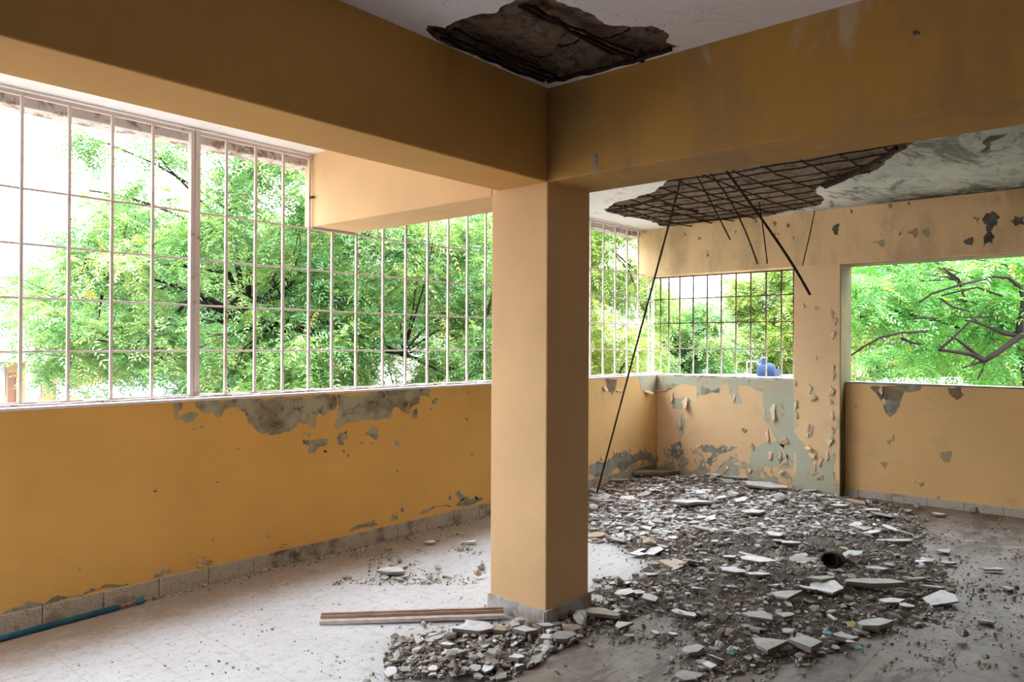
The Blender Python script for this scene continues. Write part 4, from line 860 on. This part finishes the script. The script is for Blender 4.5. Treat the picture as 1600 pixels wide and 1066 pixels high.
V = [(r*math.cos(2*PI*k/n), r*math.sin(2*PI*k/n), z) for r, z in prof for k in range(n)]; o = MB().add(V, [(j*n+k, j*n+(k+1) % n, (j+1)*n+(k+1) % n, (j+1)*n+k) for j in range(len(prof)-1) for k in range(n)]).build('tank_body', M['tank'], t, smooth=True)
o = MB().tube([(-.22, 0, .60), (-.22, 0, 1.02)], .14, 14).build('neck', M['tank'], t)
MB().box(.3, 1.1, -.3, .3, .02, .42).build('tank_foot', M['tank'], t)
fr = deep(1167, 590, 21.8); t = empty('pipe_frame', (fr.x, fr.y, zr), label='white pipe frame standing on the roof to the left of the blue tank', cat='frame')
rx = rgt0
MB().tube([(0, 0, 0), (0, 0, .46), (rx.x*.33, rx.y*.33, .46)], .022, 8).build('pipe', M['white'], t)

# ------------------------------------------------------------------ trees
def leaves(centers, n_leaf, seed, pal, L=.26, nl=6, ll=.062, lw=.019, cr=.42, dark=0):
    g = np.random.default_rng(seed); C_ = np.array([c[:3] for c in centers]); R_ = np.array([c[3] for c in centers]); wgt = R_**2; wgt /= wgt.sum()
    nshoot = max(1, n_leaf//9); ci = g.choice(len(C_), nshoot, p=wgt)
    d = g.normal(size=(nshoot, 3)); d /= np.linalg.norm(d, axis=1)[:, None]; sp = C_[ci] + d*(R_[ci]*(g.random(nshoot)**.45))[:, None]*np.array([1, 1, .8])
    O = np.repeat(sp, 9, 0); ct = np.repeat(g.integers(0, 99999, nshoot), 9); n = len(O); O = O + g.normal(size=(n, 3))*.03
    a = g.random(n)*2*np.pi; el = g.normal(-.05, .45, n); D = np.stack([np.cos(a)*np.cos(el), np.sin(a)*np.cos(el), np.sin(el)], 1)
    Z = np.array([0, 0, 1.]); S = np.cross(D, Z); S /= np.linalg.norm(S, axis=1)[:, None]; Nn = np.cross(S, D)
    tw = g.normal(0, .45, n)[:, None]; S2 = S*np.cos(tw)+Nn*np.sin(tw); Ls = L*g.uniform(.6, 1.2, n); dr = g.uniform(.15, .6, n)
    pal = np.array(pal)*.82; ti = g.random(nshoot); pc = pal[(np.repeat(ti, 9)*len(pal)).astype(int) % len(pal)]; pc = pc*g.uniform(.75, 1.25, n)[:, None]
    yel = g.random(n) < .012; pc[yel] = (.55, .36, .04)
    VV, CC = [], []
    for j in range(nl*2+1):
        s_ = (j//2+1)/(nl+.6) if j < nl*2 else 1.0; sd = 0 if j == nl*2 else (1 if j % 2 else -1)
        B = O + D*(Ls*s_)[:, None] - Z*(dr*s_*s_*Ls)[:, None]
        ld = D*(.55 if sd else 1) + S2*(.85*sd) - Z*g.uniform(.05, .5, n)[:, None]; ld /= np.linalg.norm(ld, axis=1)[:, None]
        wv = np.cross(ld, np.cross(S2, D)+g.normal(0, .25, (n, 3))); wv /= np.linalg.norm(wv, axis=1)[:, None]
        l_ = (ll*(Ls/L)*g.uniform(.8, 1.15, n))[:, None]; w_ = lw*g.uniform(.8, 1.2, n)[:, None]
        VV.append(np.stack([B, B+ld*l_*.4+wv*w_*.5, B+ld*l_, B+ld*l_*.4-wv*w_*.5], 1)); CC.append(np.repeat(np.clip(pc*g.uniform(.88, 1.12, n)[:, None], 0, 1)[:, None, :], 4, 1))
    V = np.concatenate(VV).reshape(-1, 3); c = np.concatenate(CC).reshape(-1, 3); c = np.concatenate([c, np.ones((len(c), 1))], 1)
    return fastmesh('foliage', V, np.arange(len(V)).reshape(-1, 4), c)
PG = [(.17, .38, .11), (.26, .46, .15), (.36, .54, .20), (.13, .32, .11), (.42, .56, .25), (.12, .30, .12)]
PD = [(.12, .30, .10), (.17, .38, .12), (.24, .44, .15), (.10, .26, .09)]
PY = [(.36, .48, .10), (.45, .53, .15), (.26, .42, .08), (.18, .34, .07)]
def tree(name, label, region_px, depth, spread, nclump, nleaf, fork, trunk_u, seed, pal, rad=.42, holes=(), r0=.11, scale=1., barkm='bark', extra=(), bscale=1., twigs=()):
    r = random.Random(seed); cl = []; tr_ = 0
    us = [p[0] for p in region_px]; vs_ = [p[1] for p in region_px]
    while len(cl) < nclump and tr_ < 9000:
        tr_ += 1; u, v = r.uniform(min(us), max(us)), r.uniform(min(vs_), max(vs_))
        if not inside((u, v), region_px) or any(inside((u, v), h_) for h_ in holes): continue
        p = deep(u, v, depth+r.uniform(-spread, spread)); cl.append((p.x, p.y, p.z, rad*r.uniform(.6, 1.25)))
    fk = deep(fork[0], fork[1], depth); bs = deep(trunk_u, 600, depth); root = empty(name, (bs.x, bs.y, -3), label=label, cat='tree', group='trees outside the windows')
    inv = Matrix.Translation(-root.location)
    me = leaves(cl+[tuple(e) for e in extra], nleaf, seed, pal, L=.26*scale, ll=.062*scale, lw=.020*scale); fo = obj('foliage', me, M['leaf'], root); fo.matrix_parent_inverse = inv
    mb = MB(); b0 = Vector((bs.x, bs.y, -3)); mid = b0.lerp(fk, .5)+Vector((r.uniform(-.2, .2), r.uniform(-.2, .2), 0))
    mb.tube([b0, mid, fk], [r0*1.7, r0*1.3, r0], 10)
    limbs = []; K = max(4, nclump//9); cs_ = [Vector(c[:3]) for c in cl]; heads = r.sample(cs_, K)
    for hd in heads:
        m1 = fk.lerp(hd, .35)+Vector((r.uniform(-.3, .3), r.uniform(-.3, .3), r.uniform(.0, .4)))*bscale; m2 = fk.lerp(hd, .7)+Vector((r.uniform(-.25, .25), r.uniform(-.25, .25), r.uniform(-.1, .3)))*bscale
        mb.tube([fk, m1, m2, hd], [r0*.62, r0*.42, r0*.26, r0*.12], 7); limbs.append((hd, m2, m1))
    for c in cs_:
        hd, m2, m1 = min(limbs, key=lambda q: (q[0]-c).length); s0 = m2 if (m2-c).length < (hd-c).length else hd
        if (s0-c).length < .05: continue
        md = s0.lerp(c, .5)+Vector((r.uniform(-.12, .12), r.uniform(-.12, .12), r.uniform(-.05, .15))); mb.tube([s0, md, c], [r0*.2, r0*.12, r0*.05], 5)
        for q in range(4):
            e_ = c+Vector((r.uniform(-1, 1), r.uniform(-1, 1), r.uniform(-.7, .7)))*.4; mb.tube([md.lerp(c, r.random()), e_], [r0*.06, r0*.03], 4)
    for tw_ in twigs: mb.tube([deep(u, v, depth-.2) for u, v in tw_], [.022-.004*i for i in range(len(tw_))], 6)
    o = mb.build('trunk_and_branches', M[barkm], root, smooth=True); o.matrix_parent_inverse = inv
    return root
tree('tree', 'big light-green tree filling the left grille, with sky left of its crown', [(255, 230), (262, 190), (270, 160), (330, 150), (480, 170), (560, 300), (780, 260), (800, 680), (560, 700), (330, 690), (240, 610), (120, 610), (100, 560), (0, 545), (0, 440), (60, 420), (90, 350), (150, 310), (230, 330), (250, 300), (250, 250)], 9.5, 1.3, 170, 24000, (385, 500), 395, 11, PG, .42, r0=.075, extra=[tuple(deep(u, v, 9.2+.1*(i % 3)))+(.20,) for i, (u, v) in enumerate([(118, 212), (135, 232), (160, 250), (150, 222), (190, 216), (215, 236), (235, 222), (262, 232), (285, 255), (200, 205), (140, 298), (165, 306), (185, 300), (222, 300), (245, 312), (270, 300)])],
     twigs=[((360, 330), (300, 290), (240, 255), (170, 225), (120, 212)), ((350, 350), (300, 300), (262, 262), (235, 225)), ((330, 360), (250, 325), (190, 305), (140, 298))],
     holes=[[(0, 0), (90, 0), (90, 330), (60, 400), (0, 400)], [(200, 270), (300, 240), (300, 320), (250, 330), (180, 300)], [(95, 265), (160, 280), (150, 340), (95, 350)], [(300, 250), (345, 240), (345, 330), (310, 330)]])
tree('tree', 'denser darker tree standing behind the big light-green one', [(100, 420), (300, 380), (520, 330), (800, 300), (820, 640), (330, 650), (250, 560), (100, 560)], 13.5, 1.2, 100, 21000, (560, 520), 560, 12, PD, .7, scale=1.5)
tree('tree', 'bright tree seen through the narrow gap between the column and the far corner', [(740, 250), (900, 330), (1000, 330), (1015, 400), (1030, 560), (1040, 700), (900, 720), (740, 680)], 13, 1.2, 80, 22000, (880, 560), 880, 13, PY, .55, scale=1.2)
tree('tree', 'low rounded tree behind the left half of the small far grille', [(1020, 480), (1060, 470), (1105, 478), (1130, 520), (1150, 700), (1000, 720)], 27, 1.6, 55, 13000, (1070, 600), 1070, 14, PG, .85, scale=2.1)
tree('tree', 'tall pale-green tree behind the right half of the small far grille', [(1125, 520), (1135, 455), (1150, 425), (1200, 400), (1260, 380), (1330, 420), (1330, 700), (1100, 710)], 29, 1.6, 85, 17000, (1210, 580), 1210, 15, PY, .95, scale=2.3)
tree('tree', 'yellow-green tree in the distance behind the open right window', [(1300, 360), (1700, 360), (1750, 560), (1700, 670), (1300, 670)], 18, 1.4, 120, 19000, (1450, 640), 1450, 16, PY, .75, scale=1.6)
tree('tree', 'near tree with dark bare branches spreading across the open right window', [(1330, 370), (1420, 340), (1560, 370), (1700, 380), (1750, 600), (1600, 615), (1530, 610), (1480, 582), (1340, 590), (1340, 540)], 10.5, .9, 64, 5400, (1600, 560), 1720, 17, [(.10, .36, .06), (.16, .44, .09), (.24, .50, .12), (.08, .30, .07)], .36, r0=.06, scale=1.15)
# branches of the near right tree, drawn where they fork
rb = [o for o in C.objects if o.get('label', '').startswith('near tree with dark')][0]
Q = lambda L: [(1330+x/5.078, 390+y/5.078) for x, y in L]
mb = MB()
for L, r_a, r_b in ((Q([(1060, 880), (1160, 820), (1340, 690), (1480, 640)]), .034, .042), (Q([(1330, 680), (1345, 560), (1370, 430), (1371, 380), (1330, 290), (1250, 225), (1130, 215), (970, 250)]), .045, .012), (Q([(1060, 880), (950, 830), (850, 815), (740, 800), (690, 800)]), .035, .014), (Q([(1055, 880), (940, 790), (850, 720), (790, 690)]), .028, .012),
                    (Q([(1330, 685), (1200, 665), (1130, 630), (1000, 580), (900, 560)]), .03, .01), (Q([(690, 800), (800, 710), (920, 590), (1050, 490)]), .015, .015), (Q([(0, 840), (100, 770), (230, 700), (400, 660), (600, 650)]), .012, .016), (Q([(400, 705), (500, 745), (560, 750)]), .02, .012), (Q([(500, 545), (690, 545)]), .012, .01),
                    (Q([(540, 420), (640, 350), (860, 280), (1060, 235)]), .012, .016), (Q([(860, 275), (790, 210), (700, 150)]), .012, .006), (Q([(720, 365), (880, 325), (1000, 300), (1200, 370)]), .01, .014), (Q([(1060, 885), (980, 910), (880, 940)]), .02, .008), (Q([(1060, 885), (1040, 960), (1000, 1030)]), .016, .006), (Q([(710, 390), (800, 455), (940, 490)]), .014, .012), (Q([(1200, 540), (1100, 535), (900, 540)]), .012, .01)):
    pts = [deep(u, v, 9.35+.05*math.sin(i*2.1)) for i, (u, v) in enumerate(L)]; k = len(pts); mb.tube(pts, [r_a+(r_b-r_a)*i/(k-1) for i in range(k)], 8)
o = mb.build('branches', M['bark'], rb, smooth=True); o.matrix_parent_inverse = Matrix.Translation(-rb.location)
